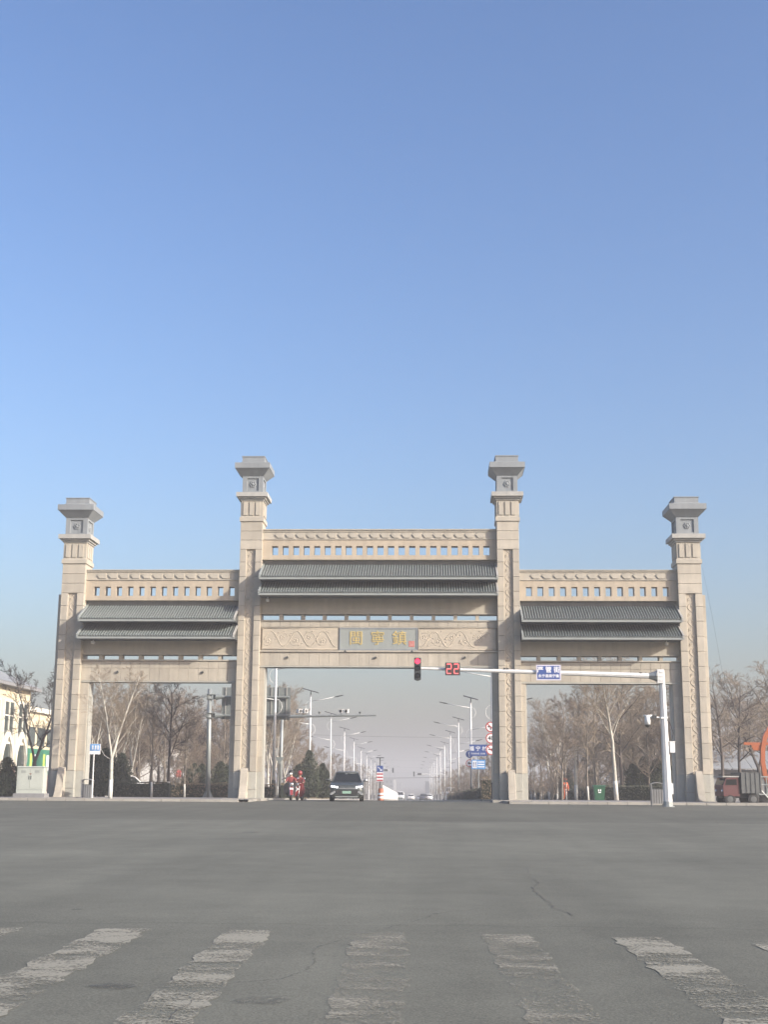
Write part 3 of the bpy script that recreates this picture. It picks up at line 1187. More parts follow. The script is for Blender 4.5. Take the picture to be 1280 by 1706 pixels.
# ------------------------------------------------------------------ trees
def gen_tree(seed, H, r0, fork=None, spread=0.55, limbs=11, low=0.28, twig=0.010, dens=1.0, droop=0.0, lev=4, lf=1.0):
    """bare winter tree: returns (trunk, crown) builders in local coordinates"""
    rg = random.Random(seed)
    tr, cr = MB(), MB()

    def wander(p, d, L, r, segs, up, r_end, k=1.0):
        pts, rad = [p.copy()], [r]
        d = d.normalized()
        for i in range(segs):
            d = (d + Vector((rg.gauss(0, .10) * k, rg.gauss(0, .10) * k, rg.gauss(0, .06) * k + up))).normalized()
            p = p + d * (L / segs)
            pts.append(p.copy())
            rad.append(r + (r_end - r) * (i + 1) / segs)
        return pts, rad

    def sub(pts, rad, L, level):
        if level > lev:
            return
        n = {1: 9, 2: 9, 3: 8, 4: 5}[level]
        n = max(2, int(n * dens * rg.uniform(.8, 1.25)))
        for i in range(n):
            t = 0.22 + 0.78 * (i + rg.random()) / n
            k = min(len(pts) - 2, int(t * (len(pts) - 1)))
            f = t * (len(pts) - 1) - k
            p = pts[k].lerp(pts[k + 1], min(1, f))
            d0 = (pts[k + 1] - pts[k]).normalized()
            side = Vector((rg.gauss(0, 1), rg.gauss(0, 1), rg.gauss(0, 0.5)))
            side = (side - d0 * side.dot(d0)).normalized()
            d = (d0 * rg.uniform(0.55, 1.0) + side * rg.uniform(0.5, 0.95)).normalized()
            LL = L * rg.uniform(0.34, 0.62) * (1.05 - 0.45 * t)
            r = max(twig * (0.75 if level >= 4 else 0.95), rad[k] * (0.62 if level < 3 else 0.7))
            segs = {1: 5, 2: 4, 3: 3, 4: 2}[level]
            pp, rr = wander(p, d, LL, r, segs, 0.06 - droop, r * 0.35)
            cr.tube(pp, rr, 5 if level == 1 else (4 if level == 2 else 3), mi=0 if level < 2 else 1, cap=False)
            sub(pp, rr, LL, level + 1)

    stems = []
    if fork:
        zf = fork
        base, br = wander(Vector((0, 0, 0)), Vector((rg.gauss(0, .02), rg.gauss(0, .02), 1)), zf, r0, 4, 0.0, r0 * 0.86, .3)
        foot = (base, br)
        tr.tube(base, br, 8, cap=False)
        for s in (-1, 1):
            d = Vector((s * 0.30 + rg.gauss(0, .04), rg.gauss(0, .12), 1))
            pp, rr = wander(base[-1], d, H - zf, r0 * (0.72 if s > 0 else 0.58), 8, 0.07, 0.018, .6)
            tr.tube(pp, rr, 7, cap=False)
            stems.append((pp, rr, H - zf))
    else:
        pp, rr = wander(Vector((0, 0, 0)), Vector((rg.gauss(0, .03), rg.gauss(0, .03), 1)), H, r0, 11, 0.05, 0.016, .35)
        foot = (pp, rr)
        tr.tube(pp, rr, 8, cap=False)
        stems.append((pp, rr, H))
    for pp, rr, L in stems:
        n = int(limbs * dens)
        l0 = low if not fork else 0.12
        for i in range(n):
            t = l0 + (0.97 - l0) * (i + rg.random() * .8) / n
            k = min(len(pp) - 2, int(t * (len(pp) - 1)))
            p = pp[k].lerp(pp[k + 1], min(1, t * (len(pp) - 1) - k))
            a = i * 2.4 + rg.uniform(-.5, .5)
            d = Vector((math.cos(a) * spread, math.sin(a) * spread, rg.uniform(.45, .95))).normalized()
            LL = L * rg.uniform(.30, .46) * (1.12 - 0.62 * t)
            r = rr[k] * rg.uniform(.38, .55) * lf + 0.006
            q, qr = wander(p, d, LL, r, 6, 0.05 - droop, r * .3)
            cr.tube(q, qr, 6, mi=0, cap=False)
            sub(q, qr, LL, 2)
    return tr, cr, foot


class Proto:
    def __init__(s, seed, bark, tw, H, r0, wash=0, **kw):
        tr, cr, foot = gen_tree(seed, H, r0, **kw)
        s.H = H
        s.r0 = r0
        s.tr = tr.mesh('trunk', bark, True)
        s.cr = cr.mesh('crown', [bark, tw], True)
        s.wash = None
        if wash:
            w = MB()
            P, Q = foot
            pts, rad, i = [P[0]], [Q[0] * 1.08], 0
            while i + 1 < len(P) and P[i + 1].z < wash:
                i += 1
                pts.append(P[i])
                rad.append(Q[i] * 1.08)
            f = (wash - P[i].z) / (P[i + 1].z - P[i].z)
            pts.append(P[i].lerp(P[i + 1], f))
            rad.append((Q[i] + (Q[i + 1] - Q[i]) * f) * 1.08)
            w.tube(pts, rad, 10)
            s.wash = w.mesh('lime_wash', 'lime_wash', True)


ash_white = Proto(11, 'bark_white', 'twig', 8.0, 0.125, wash=1.15, fork=2.45, spread=.6, limbs=13, lf=.5, twig=.008)
pop_white = Proto(31, 'bark_white', 'twig', 9.2, 0.125, wash=1.1, spread=.55, limbs=20, low=.36, lf=.42)
pop_white2 = Proto(13, 'bark_white', 'twig', 8.0, 0.10, wash=1.1, fork=2.0, spread=.5, limbs=9)
pop_thin = Proto(14, 'bark_grey', 'twig', 7.0, 0.075, wash=1.0, spread=.45, limbs=12, low=.3, dens=.9)
dark_round = Proto(15, 'bark_dark', 'twig_dark', 7.6, 0.12, wash=1.0, spread=.75, limbs=13, low=.34)
dark_multi = Proto(16, 'bark_dark', 'twig_dark', 8.2, 0.15, fork=2.2, spread=.8, limbs=10, twig=.012)
brown_mass = Proto(17, 'bark_grey', 'twig_red', 7.0, 0.09, spread=.75, limbs=14, low=.16, dens=1.1)
brown_mass2 = Proto(18, 'bark_grey', 'twig', 6.2, 0.08, spread=.85, limbs=14, low=.14, dens=1.1)
willow = Proto(19, 'bark_dark', 'twig', 8.6, 0.15, spread=.9, limbs=13, low=.30, droop=.05)
shrub_p = Proto(20, 'bark_grey', 'twig_red', 2.6, 0.03, spread=.9, limbs=13, low=.08, dens=1.0, twig=.007, lev=3)

OFFP = 0.12


def at_base(u, d):
    """point on the pavement or verge at camera distance d under image column u"""
    y = CAM.y + d
    p = on_y(u, 1330, y)
    return Vector((p.x, y, gz(y) + OFFP))


KIND = {}


def plant(proto, u, d, H, label, name='bare_tree', cat='tree', group=None, rz=None, off=None):
    label = label.replace('brown bare tree', KIND.get(id(proto), 'brown bare tree'))
    p = at_base(u, d)
    if off is not None:
        p.z = gz(p.y) + off
    t = thing(name, label, cat, p, random.uniform(0, 6.28) if rz is None else rz, group)
    s = H / proto.H
    t.scale = (s, s, s)
    link('trunk', proto.tr, t)
    link('crown', proto.cr, t)
    if proto.wash:
        link('lime_wash_band', proto.wash, t)
    return t


KIND.update({id(brown_mass): 'reddish brown bushy bare tree', id(brown_mass2): 'light brown low spreading bare tree', id(dark_round): 'dark trunked round bare tree', id(willow): 'dark trunked wide spreading bare tree', id(pop_white2): 'white forked bare tree'})
# trees seen through the left opening
plant(ash_white, 183, 68.6, 6.7, 'white barked tree forking low, beside the blue street name sign', rz=0.15)
plant(dark_round, 279, 85, 7.6, 'dark round crowned bare tree beside the tall steel sign pole')
plant(pop_thin, 252, 82, 6.6, 'thin young tree with whitewashed foot standing alone before the hedge')
plant(pop_thin, 307, 88, 6.2, 'thin grey tree between the dark round tree and the sign pole')
plant(dark_multi, 54, 84, 8.2, 'dark multi stemmed bare tree behind the green utility cabinet', rz=0.4)
G1 = 'bare trees behind the left side opening'
rg = random.Random(5)
for i in range(40):
    u = rg.uniform(118, 388)
    d = rg.uniform(95, 190)
    plant(rg.choice((brown_mass, brown_mass2, brown_mass, dark_round)), u, d, rg.uniform(6.2, 8.0), 'brown bare tree in the thicket behind the left side opening', group=G1)
for i in range(4):
    plant(rg.choice((brown_mass, pop_white2)), 150 + i * 22, rg.uniform(88, 110), rg.uniform(7.5, 8.6), 'brown bare tree in the thicket behind the left side opening', group=G1)
# right opening: a row of whitewashed street trees running away from the signal mast
plant(pop_white, 1028, 79, 9.6, 'tall white barked poplar between the green wheelie bin and the signal mast', rz=0.8)
G2 = 'whitewashed street trees in a row on the right pavement'
for i, (u, d, H, pr) in enumerate(((981, 90, 6.6, pop_thin), (961, 97, 7.8, ash_white), (944.5, 104, 6.2, pop_thin), (929, 110, 7.0, pop_white2), (916, 117, 8.0, pop_white), (903, 123, 6.5, pop_thin), (892, 131, 7.0, pop_white2), (886, 136, 6.6, pop_thin))):
    plant(pr, u, d, H, ('first', 'second', 'third', 'fourth', 'fifth', 'sixth', 'seventh', 'eighth')[i] + ' whitewashed street tree from the green wheelie bin in the row beyond it', group=G2)
G3 = 'bare trees behind the right side opening'
for i in range(44):
    u = rg.uniform(905, 1150) if i % 3 else rg.uniform(1000, 1150)
    d = rg.uniform(92, 200)
    hh = rg.uniform(5.8, 7.6) + (1.6 if u > 990 else 0)
    plant(rg.choice((brown_mass, brown_mass2, willow, brown_mass2, brown_mass)), u, d, hh, 'brown bare tree in the thicket behind the right side opening', group=G3)
# beyond the right hand pillar
G4 = 'bare trees beyond the outermost pillar beside the orange machine'
for u, d, H, pr in ((1205, 95, 8.8, willow), (1238, 92, 8.2, willow), (1268, 98, 9.0, dark_multi), (1222, 110, 8.4, brown_mass), (1258, 118, 9.0, brown_mass), (1290, 90, 8.8, willow), (1195, 120, 8.4, brown_mass2), (1245, 130, 9.4, willow), (1280, 126, 9.0, brown_mass)):
    plant(pr, u, d, H, 'spreading bare tree behind the farm truck and the orange machine', group=G4)
# left of the avenue, seen through the middle opening
G5 = 'bare trees on the left of the avenue beyond the gate'
for u, d, H, pr in ((446, 96, 8.0, pop_white2), (455, 104, 7.8, pop_white2), (462, 108, 8.2, pop_white), (474, 112, 7.4, pop_white2), (450, 116, 8.6, brown_mass), (462, 120, 8.4, brown_mass2), (474, 124, 8.2, brown_mass), (486, 130, 7.8, brown_mass), (498, 140, 7.2, brown_mass), (508, 150, 6.4, brown_mass2), (522, 160, 6.2, brown_mass), (536, 172, 6.2, brown_mass2), (548, 185, 6.0, brown_mass), (562, 200, 6.4, brown_mass2), (575, 220, 6.4, brown_mass), (588, 240, 6.2, brown_mass2), (600, 265, 6.5, brown_mass), (612, 300, 7, brown_mass2), (622, 330, 7, brown_mass), (630, 360, 7, brown_mass2)):
    plant(pr, u, d, H, 'bare tree in the belt behind the juniper bushes left of the avenue', group=G5)
G6 = 'bare shrubs and trees on the right of the avenue beyond the gate'
for u, d, H, pr in ((828, 118, 5.0, brown_mass2), (818, 128, 4.6, brown_mass), (806, 138, 4.4, brown_mass2), (796, 150, 4.6, brown_mass), (786, 165, 4.6, brown_mass2), (778, 180, 4.6, brown_mass), (770, 200, 5, brown_mass2), (762, 225, 5, brown_mass), (754, 250, 5.4, brown_mass2), (746, 280, 5.8, brown_mass), (738, 320, 6, brown_mass2), (728, 370, 6.5, brown_mass)):
    plant(pr, u, d, H, 'low bare tree in the belt right of the avenue behind the hedge', group=G6)
G7 = 'bare twiggy shrubs right of the avenue'
for i in range(12):
    plant(shrub_p, 738 + i * 7.5, 150 - i * 4.0, rg.uniform(1.6, 2.4), 'low bare twiggy shrub behind the clipped hedge right of the avenue', 'twiggy_shrub', 'shrub', G7)


for i in range(30):
    plant(shrub_p, rg.uniform(140, 386), rg.uniform(92, 125), rg.uniform(2.0, 3.2), 'tangled bare shrub under the thicket of the left side opening', 'twiggy_shrub', 'shrub', 'bare shrubs behind the left side opening')
for i in range(30):
    plant(shrub_p, rg.uniform(880, 1135), rg.uniform(98, 135), rg.uniform(2.0, 3.2), 'tangled bare shrub under the thicket of the right side opening', 'twiggy_shrub', 'shrub', 'bare shrubs behind the right side opening')
for i in range(14):
    plant(shrub_p, rg.uniform(440, 600), rg.uniform(118, 170), rg.uniform(1.8, 3.0), 'tangled bare shrub behind the junipers left of the avenue', 'twiggy_shrub', 'shrub', 'bare shrubs left of the avenue')


# conifers and hedges
def conifer(seed, H, r, n=4200):
    rg = random.Random(seed)
    mb = MB()
    for i in range(n):
        t = rg.random() ** 1.25
        z = 0.08 + t * (H - 0.1)
        prof = r * (1 - t) ** 0.55 * min(1, .55 + 3 * t) * (0.86 + 0.24 * math.sin(t * 17 + seed) * rg.random())
        a = rg.uniform(0, 6.283)
        lob = 1 + 0.16 * math.sin(a * 3 + seed + t * 5) + 0.10 * math.sin(a * 7 + t * 11)
        rr = prof * lob * (rg.random() ** 0.4)
        p = Vector((rr * math.cos(a), rr * math.sin(a), z))
        d = Vector((math.cos(a) * .6 + rg.gauss(0, .25), math.sin(a) * .6 + rg.gauss(0, .25), rg.uniform(.3, 1.0))).normalized()
        w = d.orthogonal().normalized()
        w = (Quaternion(d, rg.uniform(0, 6.28)) @ w)
        L = rg.uniform(.09, .20) * (0.6 + 0.4 * (1 - t))
        mb.poly([p - w * L * .28, p + d * L * .5 + w * L * .12 - w * L * .4, p + d * L, p + w * L * .28])
    tk = MB()
    tk.tube([(0, 0, 0), (0.02, 0, H * .5), (0, 0, H * .9)], [0.07, 0.05, 0.01], 6)
    core = MB()
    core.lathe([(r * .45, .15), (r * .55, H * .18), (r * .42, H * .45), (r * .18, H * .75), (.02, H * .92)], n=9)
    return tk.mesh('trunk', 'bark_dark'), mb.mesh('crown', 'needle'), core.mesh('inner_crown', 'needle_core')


CON = [conifer(3, 3.4, 1.25), conifer(8, 2.8, 1.1), conifer(21, 3.0, 1.4)]


def plant_con(k, u, d, s, label, group=None, sx=1.0):
    t = thing('juniper', label, 'conifer', at_base(u, d), random.uniform(0, 6), group)
    t.scale = (s * sx, s * sx, s)
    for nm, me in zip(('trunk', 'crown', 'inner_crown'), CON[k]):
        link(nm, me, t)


plant_con(0, 514, 101, 1.08, 'tallest dark green juniper behind the red motorcycle')
plant_con(1, 537, 103, 0.98, 'dark green juniper next to the dark green car')
plant_con(2, 496, 106, 0.90, 'broad dark juniper at the left of the tallest juniper')
G8 = 'dark junipers behind the left side opening'
for u, d, k, s in ((158, 84, 2, 1.0), (172, 86, 2, 1.06), (200, 92, 0, .9), (152, 95, 2, 1.1), (322, 95, 2, .82), (335, 96, 0, .72), (366, 94, 2, .86), (378, 97, 0, .7)):
    plant_con(k, u, d, s, 'dark juniper bush among the bare trees in the left side opening', G8, 1.15)
G9 = 'dark junipers behind the right side opening'
for u, d, k, s in ((930, 128, 2, 1.0), (948, 132, 0, .9), (985, 120, 2, .9), (1058, 96, 2, .9), (1075, 98, 0, .95), (1098, 97, 2, 1.0), (1118, 100, 2, .9)):
    plant_con(k, u, d, s, 'dark juniper bush among the bare trees in the right side opening', G9, 1.15)
plant_con(2, 8, 74, 0.74, 'rounded dark clipped juniper bush beside the green utility cabinet', None, 1.3)


def hedge(name, label, p0, p1, h, w, mt, dens=170, rough=0.06):
    """clipped hedge from p0 to p1 (world x,y), following the ground"""
    a, b = Vector((p0[0], p0[1], 0)), Vector((p1[0], p1[1], 0))
    L = (b - a).length
    ax = (b - a).normalized()
    nx = Vector((-ax.y, ax.x, 0))
    t = thing(name, label, 'hedge', (a.x, a.y, gz(a.y) + OFFP))
    rg = random.Random(int(abs(p0[0] * 31 + p0[1])))
    core = MB()
    nseg = max(2, int(L / 3))
    for i in range(nseg):
        for j, tt in enumerate((i / nseg, (i + 1) / nseg)):
            c = a + ax * L * tt
            z = gz(c.y) - gz(a.y)
            for (s, zz) in ((-1, -.1), (1, -.1), (1, h * .9), (-1, h * .9)):
                q = c - a + nx * s * w * .42
                core.v.append((q.x, q.y, z + zz))
        n = len(core.v) - 8
        for q in ((0, 1, 5, 4), (1, 2, 6, 5), (2, 3, 7, 6), (3, 0, 4, 7), (3, 2, 1, 0), (4, 5, 6, 7)):
            core.f.append(tuple(n + k for k in q))
            core.m.append(0)
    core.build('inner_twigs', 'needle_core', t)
    mb = MB()
    area = L * (2 * h + w)
    for i in range(int(min(16000, area * dens))):
        s = rg.random() * (2 * h + w)
        along = rg.random() * L
        if s < h:
            q, zz, nn = -w / 2, s, -nx
        elif s < 2 * h:
            q, zz, nn = w / 2, s - h, nx
        else:
            q, zz, nn = s - 2 * h - w / 2, h, Vector((0, 0, 1))
        bump = rough * math.sin(along * 2.3) * math.sin(along * 0.9 + 1)
        c = ax * along + nx * q + nn * (rg.uniform(-rough, rough) + bump * .5)
        zz += (bump if s >= 2 * h else 0)
        wp = a + ax * along
        p = Vector((c.x, c.y, zz + gz(wp.y) - gz(a.y)))
        d = Vector((rg.gauss(0, 1), rg.gauss(0, 1), rg.gauss(0, 1))).normalized()
        e = d.orthogonal().normalized()
        k = rg.uniform(.03, .07)
        mb.poly([p - d * k, p + e * k * .6, p + d * k, p - e * k * .6])
    o = mb.build('leaves', mt, t)
    o['kind'] = 'stuff'
    return t


def xw(u, d):
    p = on_y(u, 1320, CAM.y + d)
    return (p.x, CAM.y + d)


hedge('hedge', 'dark clipped hedge behind the white forked tree in the left side opening', xw(188, 84), xw(282, 84), 0.95, 0.8, 'hedge_leaf')
hedge('hedge', 'brown clipped hedge behind the steel sign pole', xw(260, 89), xw(386, 89), 0.95, 0.8, 'hedge_brown')
hedge('hedge', 'brown dry hedge between the motorcycles and the dark green car', (axis(24) - 7.3, 22), (axis(70) - 7.5, 70), 1.0, 0.9, 'hedge_brown', 120)
hedge('hedge', 'greenish brown low hedge beside the inner left pillar', xw(438, 84), xw(458, 84), 0.8, 0.8, 'hedge_brown')
hedge('hedge', 'dark clipped hedge running along the right edge of the avenue', (axis(20) + 7.5, 20), (axis(120) + 7.5, 120), 0.85, 0.9, 'hedge_leaf', 90)
hedge('hedge', 'brown dry hedge close behind the inner right pillar', xw(802, 92), xw(826, 92), 1.5, 0.9, 'hedge_brown')
hedge('hedge', 'long dark clipped hedge behind the row of whitewashed trees', xw(884, 146), xw(1010, 100), 1.0, 0.9, 'hedge_leaf', 110)
hedge('hedge', 'dark clipped hedge between the wheelie bin and the signal mast', xw(1004, 88), xw(1135, 86), 0.95, 0.9, 'hedge_leaf', 140)
hedge('hedge', 'low dark hedge at the foot of the cream shop building', xw(-10, 76), xw(28, 77), 0.55, 0.7, 'hedge_leaf')


# ------------------------------------------------------------------ traffic signal mast with its long arm
YS = CAM.y + 62.0
pb = on_y(1114, 1338, YS)
pb.z = gz(YS)
pt = on_y(1103, 1117, YS)
mast = thing('signal_mast', 'white octagonal steel mast with a long arm reaching across the right bay', 'mast', pb)


def loc(u, v, y=YS, o=None):
    return on_y(u, v, y) - (pb if o is None else o)


q = MB()
top = loc(1103, 1117)
q.tube([(0, 0, 0), top], [0.215, 0.135], 8)
q.build('pole', 'white_paint', mast)
q = MB()
q.lathe([(0.30, 0.0), (0.30, 0.03), (0.23, 0.04), (0.225, 0.25)], n=12)
q.build('base_plate', 'galv', mast)
a0, a1 = loc(1096, 1126.5), loc(700, 1113.5)
q = MB()
q.tube([a0, a0.lerp(a1, .5), a1], [0.135, 0.105, 0.058], 8)
arm = q.build('arm', 'white_paint', mast)
q = MB()
d = (a1 - a0).normalized()
q.tube([a0 + d * 0.02, a0 + d * 0.05], 0.26, 8)
q.tube([a0 + d * 0.07, a0 + d * 0.10], 0.26, 8)
q.tube([a0 + d * 0.09, a0 + d * 0.42], [0.24, 0.13], 8)
q.build('flange', 'galv', mast)
q = MB()
c = loc(1101, 1127)
q.box(c.x - 0.17, c.x + 0.15, -0.20, 0.20, c.z - 0.33, c.z + 0.33)
for zz in (-.2, 0, .2):
    q.box(c.x - 0.05, c.x + 0.10, -0.225, -0.20, c.z + zz - .03, c.z + zz + .03)
q.build('arm_bracket', 'white_paint', mast)
for u, v in ((841, 1114.5), (846, 1114.8), (1068, 1122)):
    c = loc(u, v)
    q = MB()
    q.box(c.x - .06, c.x + .06, -.06, .06, c.z - .02, c.z + .05)
    q.build('clamp', 'dark_metal', arm)
c = loc(1113, 1314)
q = MB()
q.box(c.x + .12, c.x + .26, -.10, .10, c.z - .25, c.z + .25)
q.build('hatch', 'white_paint', mast)
# grey box and its cable on the mast
c = loc(1120.5, 1245)
q = MB()
q.box(c.x - .12, c.x + .12, -.14, .10, c.z - .25, c.z + .25)
q.box(c.x - .14, c.x + .14, -.16, .12, c.z + .25, c.z + .28)
tag(q.build('junction_box', 'white_plastic', None, loc=pb), 'small white junction box strapped to the signal mast', 'box')
q = MB()
e = loc(1109, 1197)
q.tube([(e.x, -.1, e.z), (c.x - .05, -.12, e.z - .25), (c.x + .06, -.1, (e.z + c.z) / 2), (c.x, -.05, c.z + .28)], .018, 5)
q.build('cable', 'black', mast)
# dome camera on a short bracket
cam_o = on_y(1107, 1196, YS)
ct = thing('dome_camera', 'white dome camera on a short bracket from the signal mast', 'camera', cam_o)
e = on_y(1079, 1192, YS) - cam_o
q = MB()
q.tube([(0.1, 0, 0), (e.x * .55, -.05, .03), (e.x, -.05, .03)], .035, 6)
q.box(-.16, .16, -.16, .16, -.04, .04)
q.build('bracket', 'white_plastic', ct)
q = MB()
q.lathe([(.05, .10), (.13, .08), (.14, -.12), (.13, -.32)], (e.x, -.05, 0), 12)
q.box(e.x - .18, e.x + .20, -.16, .06, .05, .13)
q.build('housing', 'white_plastic', ct, True)
q = MB()
q.ball((e.x, -.05, -.34), .125, n=10)
q.build('dome', 'black', ct, True)
q = MB()
q.box(e.x + .22, e.x + .42, -.20, .02, -.03, .10)
q.build('lamp', 'dark_metal', ct)

# signal head
so = on_y(696, 1114, YS - 0.12)
sg = thing('traffic_signal', 'traffic signal head showing a red light at the arm tip', 'traffic light', so)
q = MB()
q.box(-.165, .165, -.10, .12, -.52, .52)
q.prism([(-.165, -.52), (.165, -.52), (.05, -.58), (-.05, -.58)], -.08, .10, 'y')
q.build('housing', 'signal_body', sg)
for i, zz in enumerate((.35, 0, -.35)):
    q = MB()
    q.lathe([(.135, -.102), (.125, -.116), (.07, -.128), (.01, -.132)], (0, 0, zz), 18, 'y')
    q.build('lens', 'lamp_red' if i == 0 else 'lens_off', sg, True)
    v = MB()
    n = 12
    b = len(v.v)
    for k in range(n + 1):
        an = R(-20) + R(220) * k / n
        for yy in (-.10, -.26):
            for rr in (.150, .158):
                v.v.append((rr * math.cos(an), yy, zz + rr * math.sin(an)))
    for k in range(n):
        i0 = b + 4 * k
        for q4 in ((0, 2, 6, 4), (1, 5, 7, 3), (2, 3, 7, 6), (0, 4, 5, 1)):
            v.f.append(tuple(i0 + w2 for w2 in q4))
            v.m.append(0)
    v.build('visor', 'signal_body', sg)
# countdown display "22"
co_ = on_y(754.5, 1114.5, YS - 0.14)
cd_ = thing('countdown_display', 'red countdown display reading 22 on the signal arm', 'display', co_)
q = MB()
q.box(-.36, .36, -.08, .09, -.30, .30)
q.build('case', 'signal_body', cd_)


def seg7(cx, on):
    w, h, t = .105, .225, .021
    S = {'a': (-w, w, h - t, h + t), 'g': (-w, w, -t, t), 'd': (-w, w, -h - t, -h + t), 'b': (w - t, w + t, 0.02, h - 0.02), 'e': (-w - t, -w + t, -h + 0.02, -0.02), 'f': (-w - t, -w + t, 0.02, h - 0.02), 'c': (w - t, w + t, -h + 0.02, -0.02)}
    for k, (a, b, c, d) in S.items():
        q = MB()
        q.box(cx + a, cx + b, -.096, -.081, c, d)
        q.build('segment', 'digit_red' if k in on else 'digit_off', cd_)


seg7(-.175, 'abged')
seg7(.175, 'abged')
# blue road name board on the arm
bo = on_y(914.5, 1120.5, YS - 0.16)
bd = thing('road_name_board', 'blue board with white characters hanging on the signal arm', 'sign', bo)
q = MB()
q.box(-.59, .59, -.02, .02, -.37, .37)
q.build('rim', 'sign_rim', bd)
q = MB()
q.box(-.535, .535, -.026, -.0201, -.315, .315)
q.build('face', 'sign_blue', bd)
link('lettering', text_mesh('严 管 街', .31, 'sign_white', .003, .006), bd, (0, -.030, .115))
link('lettering', text_mesh('永宁县闽宁镇', .165, 'sign_white', .003, .004), bd, (0, -.030, -.175))
q = MB()
for x in (-.3, .3):
    q.box(x - .04, x + .04, .02, .24, -.10, .10)
q.build('mounting', 'galv', bd)


# ------------------------------------------------------------------ steel sign pole with the back of a big sign (left bay)
YP = CAM.y + 86
p0 = on_y(345.5, 1333, YP)
p0.z = gz(YP) + OFFP
ptop = on_y(349.5, 1148, YP) - p0
sp_ = thing('sign_pole', 'galvanised round steel pole carrying two long arms in the left bay', 'pole', p0)
q = MB()
q.tube([(0, 0, 0), ptop], [0.165, 0.145], 14)
q.build('pole', 'galv', sp_, True)
for k in range(6):
    a = R(60 * k + 10)
    q = MB()
    q.prism([(0.16, 0.0), (0.36, 0.0), (0.16, 0.45)], -.012, .012, 'y')
    o = q.build('rib', 'galv', sp_)
    o.rotation_euler[2] = a
q = MB()
q.lathe([(.42, -.05), (.42, .02)], n=16)
q.build('base_plate', 'concrete', sp_)
arms = []
for vv in (1161, 1192):
    z = (on_y(349, vv, YP) - p0).z
    q = MB()
    q.box(-.26, .30, -.20, .20, z - .17, z - .13)
    q.box(-.26, .30, -.20, .20, z + .13, z + .17)
    q.box(-.26, -.14, -.20, .20, z - .2, z + .2)
    q.build('clamp', 'grey_metal', sp_)
    q = MB()
    q.tube([(.15, 0, z), (.32, 0, z), (.33, 0, z), (.9, 0, z)], [.12, .12, .22, .09], 8)
    q.tube([(.15, 0, z), (5.3, 0, z)], .09, 10)
    q.build('arm', 'grey_metal', sp_)
# sign panel seen from behind
s0 = on_y(370, 1145, YP + .15)
s1 = on_y(483, 1199, YP + .15)
pn = thing('direction_sign', 'large grey direction sign seen from behind on the steel pole arms', 'sign', s0)
W, Hh = s1.x - s0.x, s0.z - s1.z
q = MB()
q.box(0, W, 0.05, 0.08, -Hh, 0)
q.build('panel', 'grey_metal', pn)
q = MB()
q.box(.005, W - .005, 0.081, 0.10, -Hh + .005, -.005)
q.build('face', 'sign_blue', pn)
for k in range(9):
    x = W * (k + .5) / 9
    q = MB()
    q.box(x - .03, x + .03, 0.0, 0.049, -Hh, 0)
    q.build('stiffener', 'galv' if k % 2 else 'cap_light', pn)

# ------------------------------------------------------------------ camera gantry on the left of the avenue
YG = CAM.y + 95
p0 = on_y(466, 1333, YG)
p0.z = gz(YG) + OFFP
gn = thing('camera_gantry', 'grey steel gantry arm with cameras reaching over the avenue', 'gantry', p0)
ptop = on_y(470.5, 1181, YG) - p0
q = MB()
q.tube([(0, 0, 0), ptop], [.125, .115], 10)
q.build('pole', 'galv', gn, True)
za = (on_y(470, 1193, YG) - p0).z
xe = (on_y(627, 1192, YG) - p0).x
ze = (on_y(627, 1192, YG) - p0).z
q = MB()
q.tube([(-.3, 0, za - .04), (xe * .5, 0, (za + ze) / 2), (xe, 0, ze)], [.12, .085, .05], 8)
q.build('arm', 'grey_metal', gn)
q = MB()
q.tube([(.16, 0, za), (.22, 0, za)], .20, 8)
q.box(-.2, -.12, -.16, .16, za - .22, za + .14)
q.build('flange', 'grey_metal', gn)
q = MB()
c = on_y(461.5, 1253, YG) - p0
q.box(c.x - .10, c.x + .10, -.22, -.12, c.z - .28, c.z + .28)
q.build('control_box', 'cap_light', gn)
q = MB()
c = on_y(466, 1266, YG) - p0
q.prism([(c.x - .33, c.z + .20), (c.x + .33, c.z + .20), (c.x + .06, c.z - .28), (c.x - .06, c.z - .28)], -.2, .16, 'y')
q.build('speaker_box', 'grey_metal', gn)
for u, big, lab in ((498.5, 1, 'white'), (508, 1, 'white'), (532.5, 0, 'small'), (568.5, 1, 'white'), (577.5, 1, 'white'), (600, 0, 'small')):
    c = on_y(u, 1190, YG)
    g = thing('traffic_camera', 'white traffic camera on the gantry arm' if big else 'tiny dark traffic camera on the gantry arm', 'camera', c, group='white traffic cameras on the gantry' if big else 'small dark cameras on the gantry')
    s = 1.0 if big else .5
    q = MB()
    q.tube([(0, 0, -.05), (0, 0, .12 * s)], .02, 6)
    q.build('stalk', 'grey_metal', g)
    q = MB()
    tw = 0.5 if u < 540 else -.1
    q.box(-.13 * s, .13 * s, -.24 * s, .22 * s, .10 * s, .34 * s)
    q.box(-.16 * s, .16 * s, -.32 * s, .24 * s, .34 * s, .37 * s)
    o = q.build('housing', 'white_plastic' if big else 'grey_metal', g)
    o.rotation_euler[2] = tw
    q = MB()
    q.lathe([(.10 * s, -.262 * s), (.10 * s, -.241 * s)], (0, 0, .21 * s), 10, 'y')
    o = q.build('lens', 'black', g)
    o.rotation_euler[2] = tw

# ------------------------------------------------------------------ street lamps
def arc(cx, cz, r, a0, a1, n=10, sx=1.0):
    return [(cx + sx * r * math.cos(R(a0 + (a1 - a0) * k / n)), 0, cz + r * math.sin(R(a0 + (a1 - a0) * k / n))) for k in range(n + 1)]


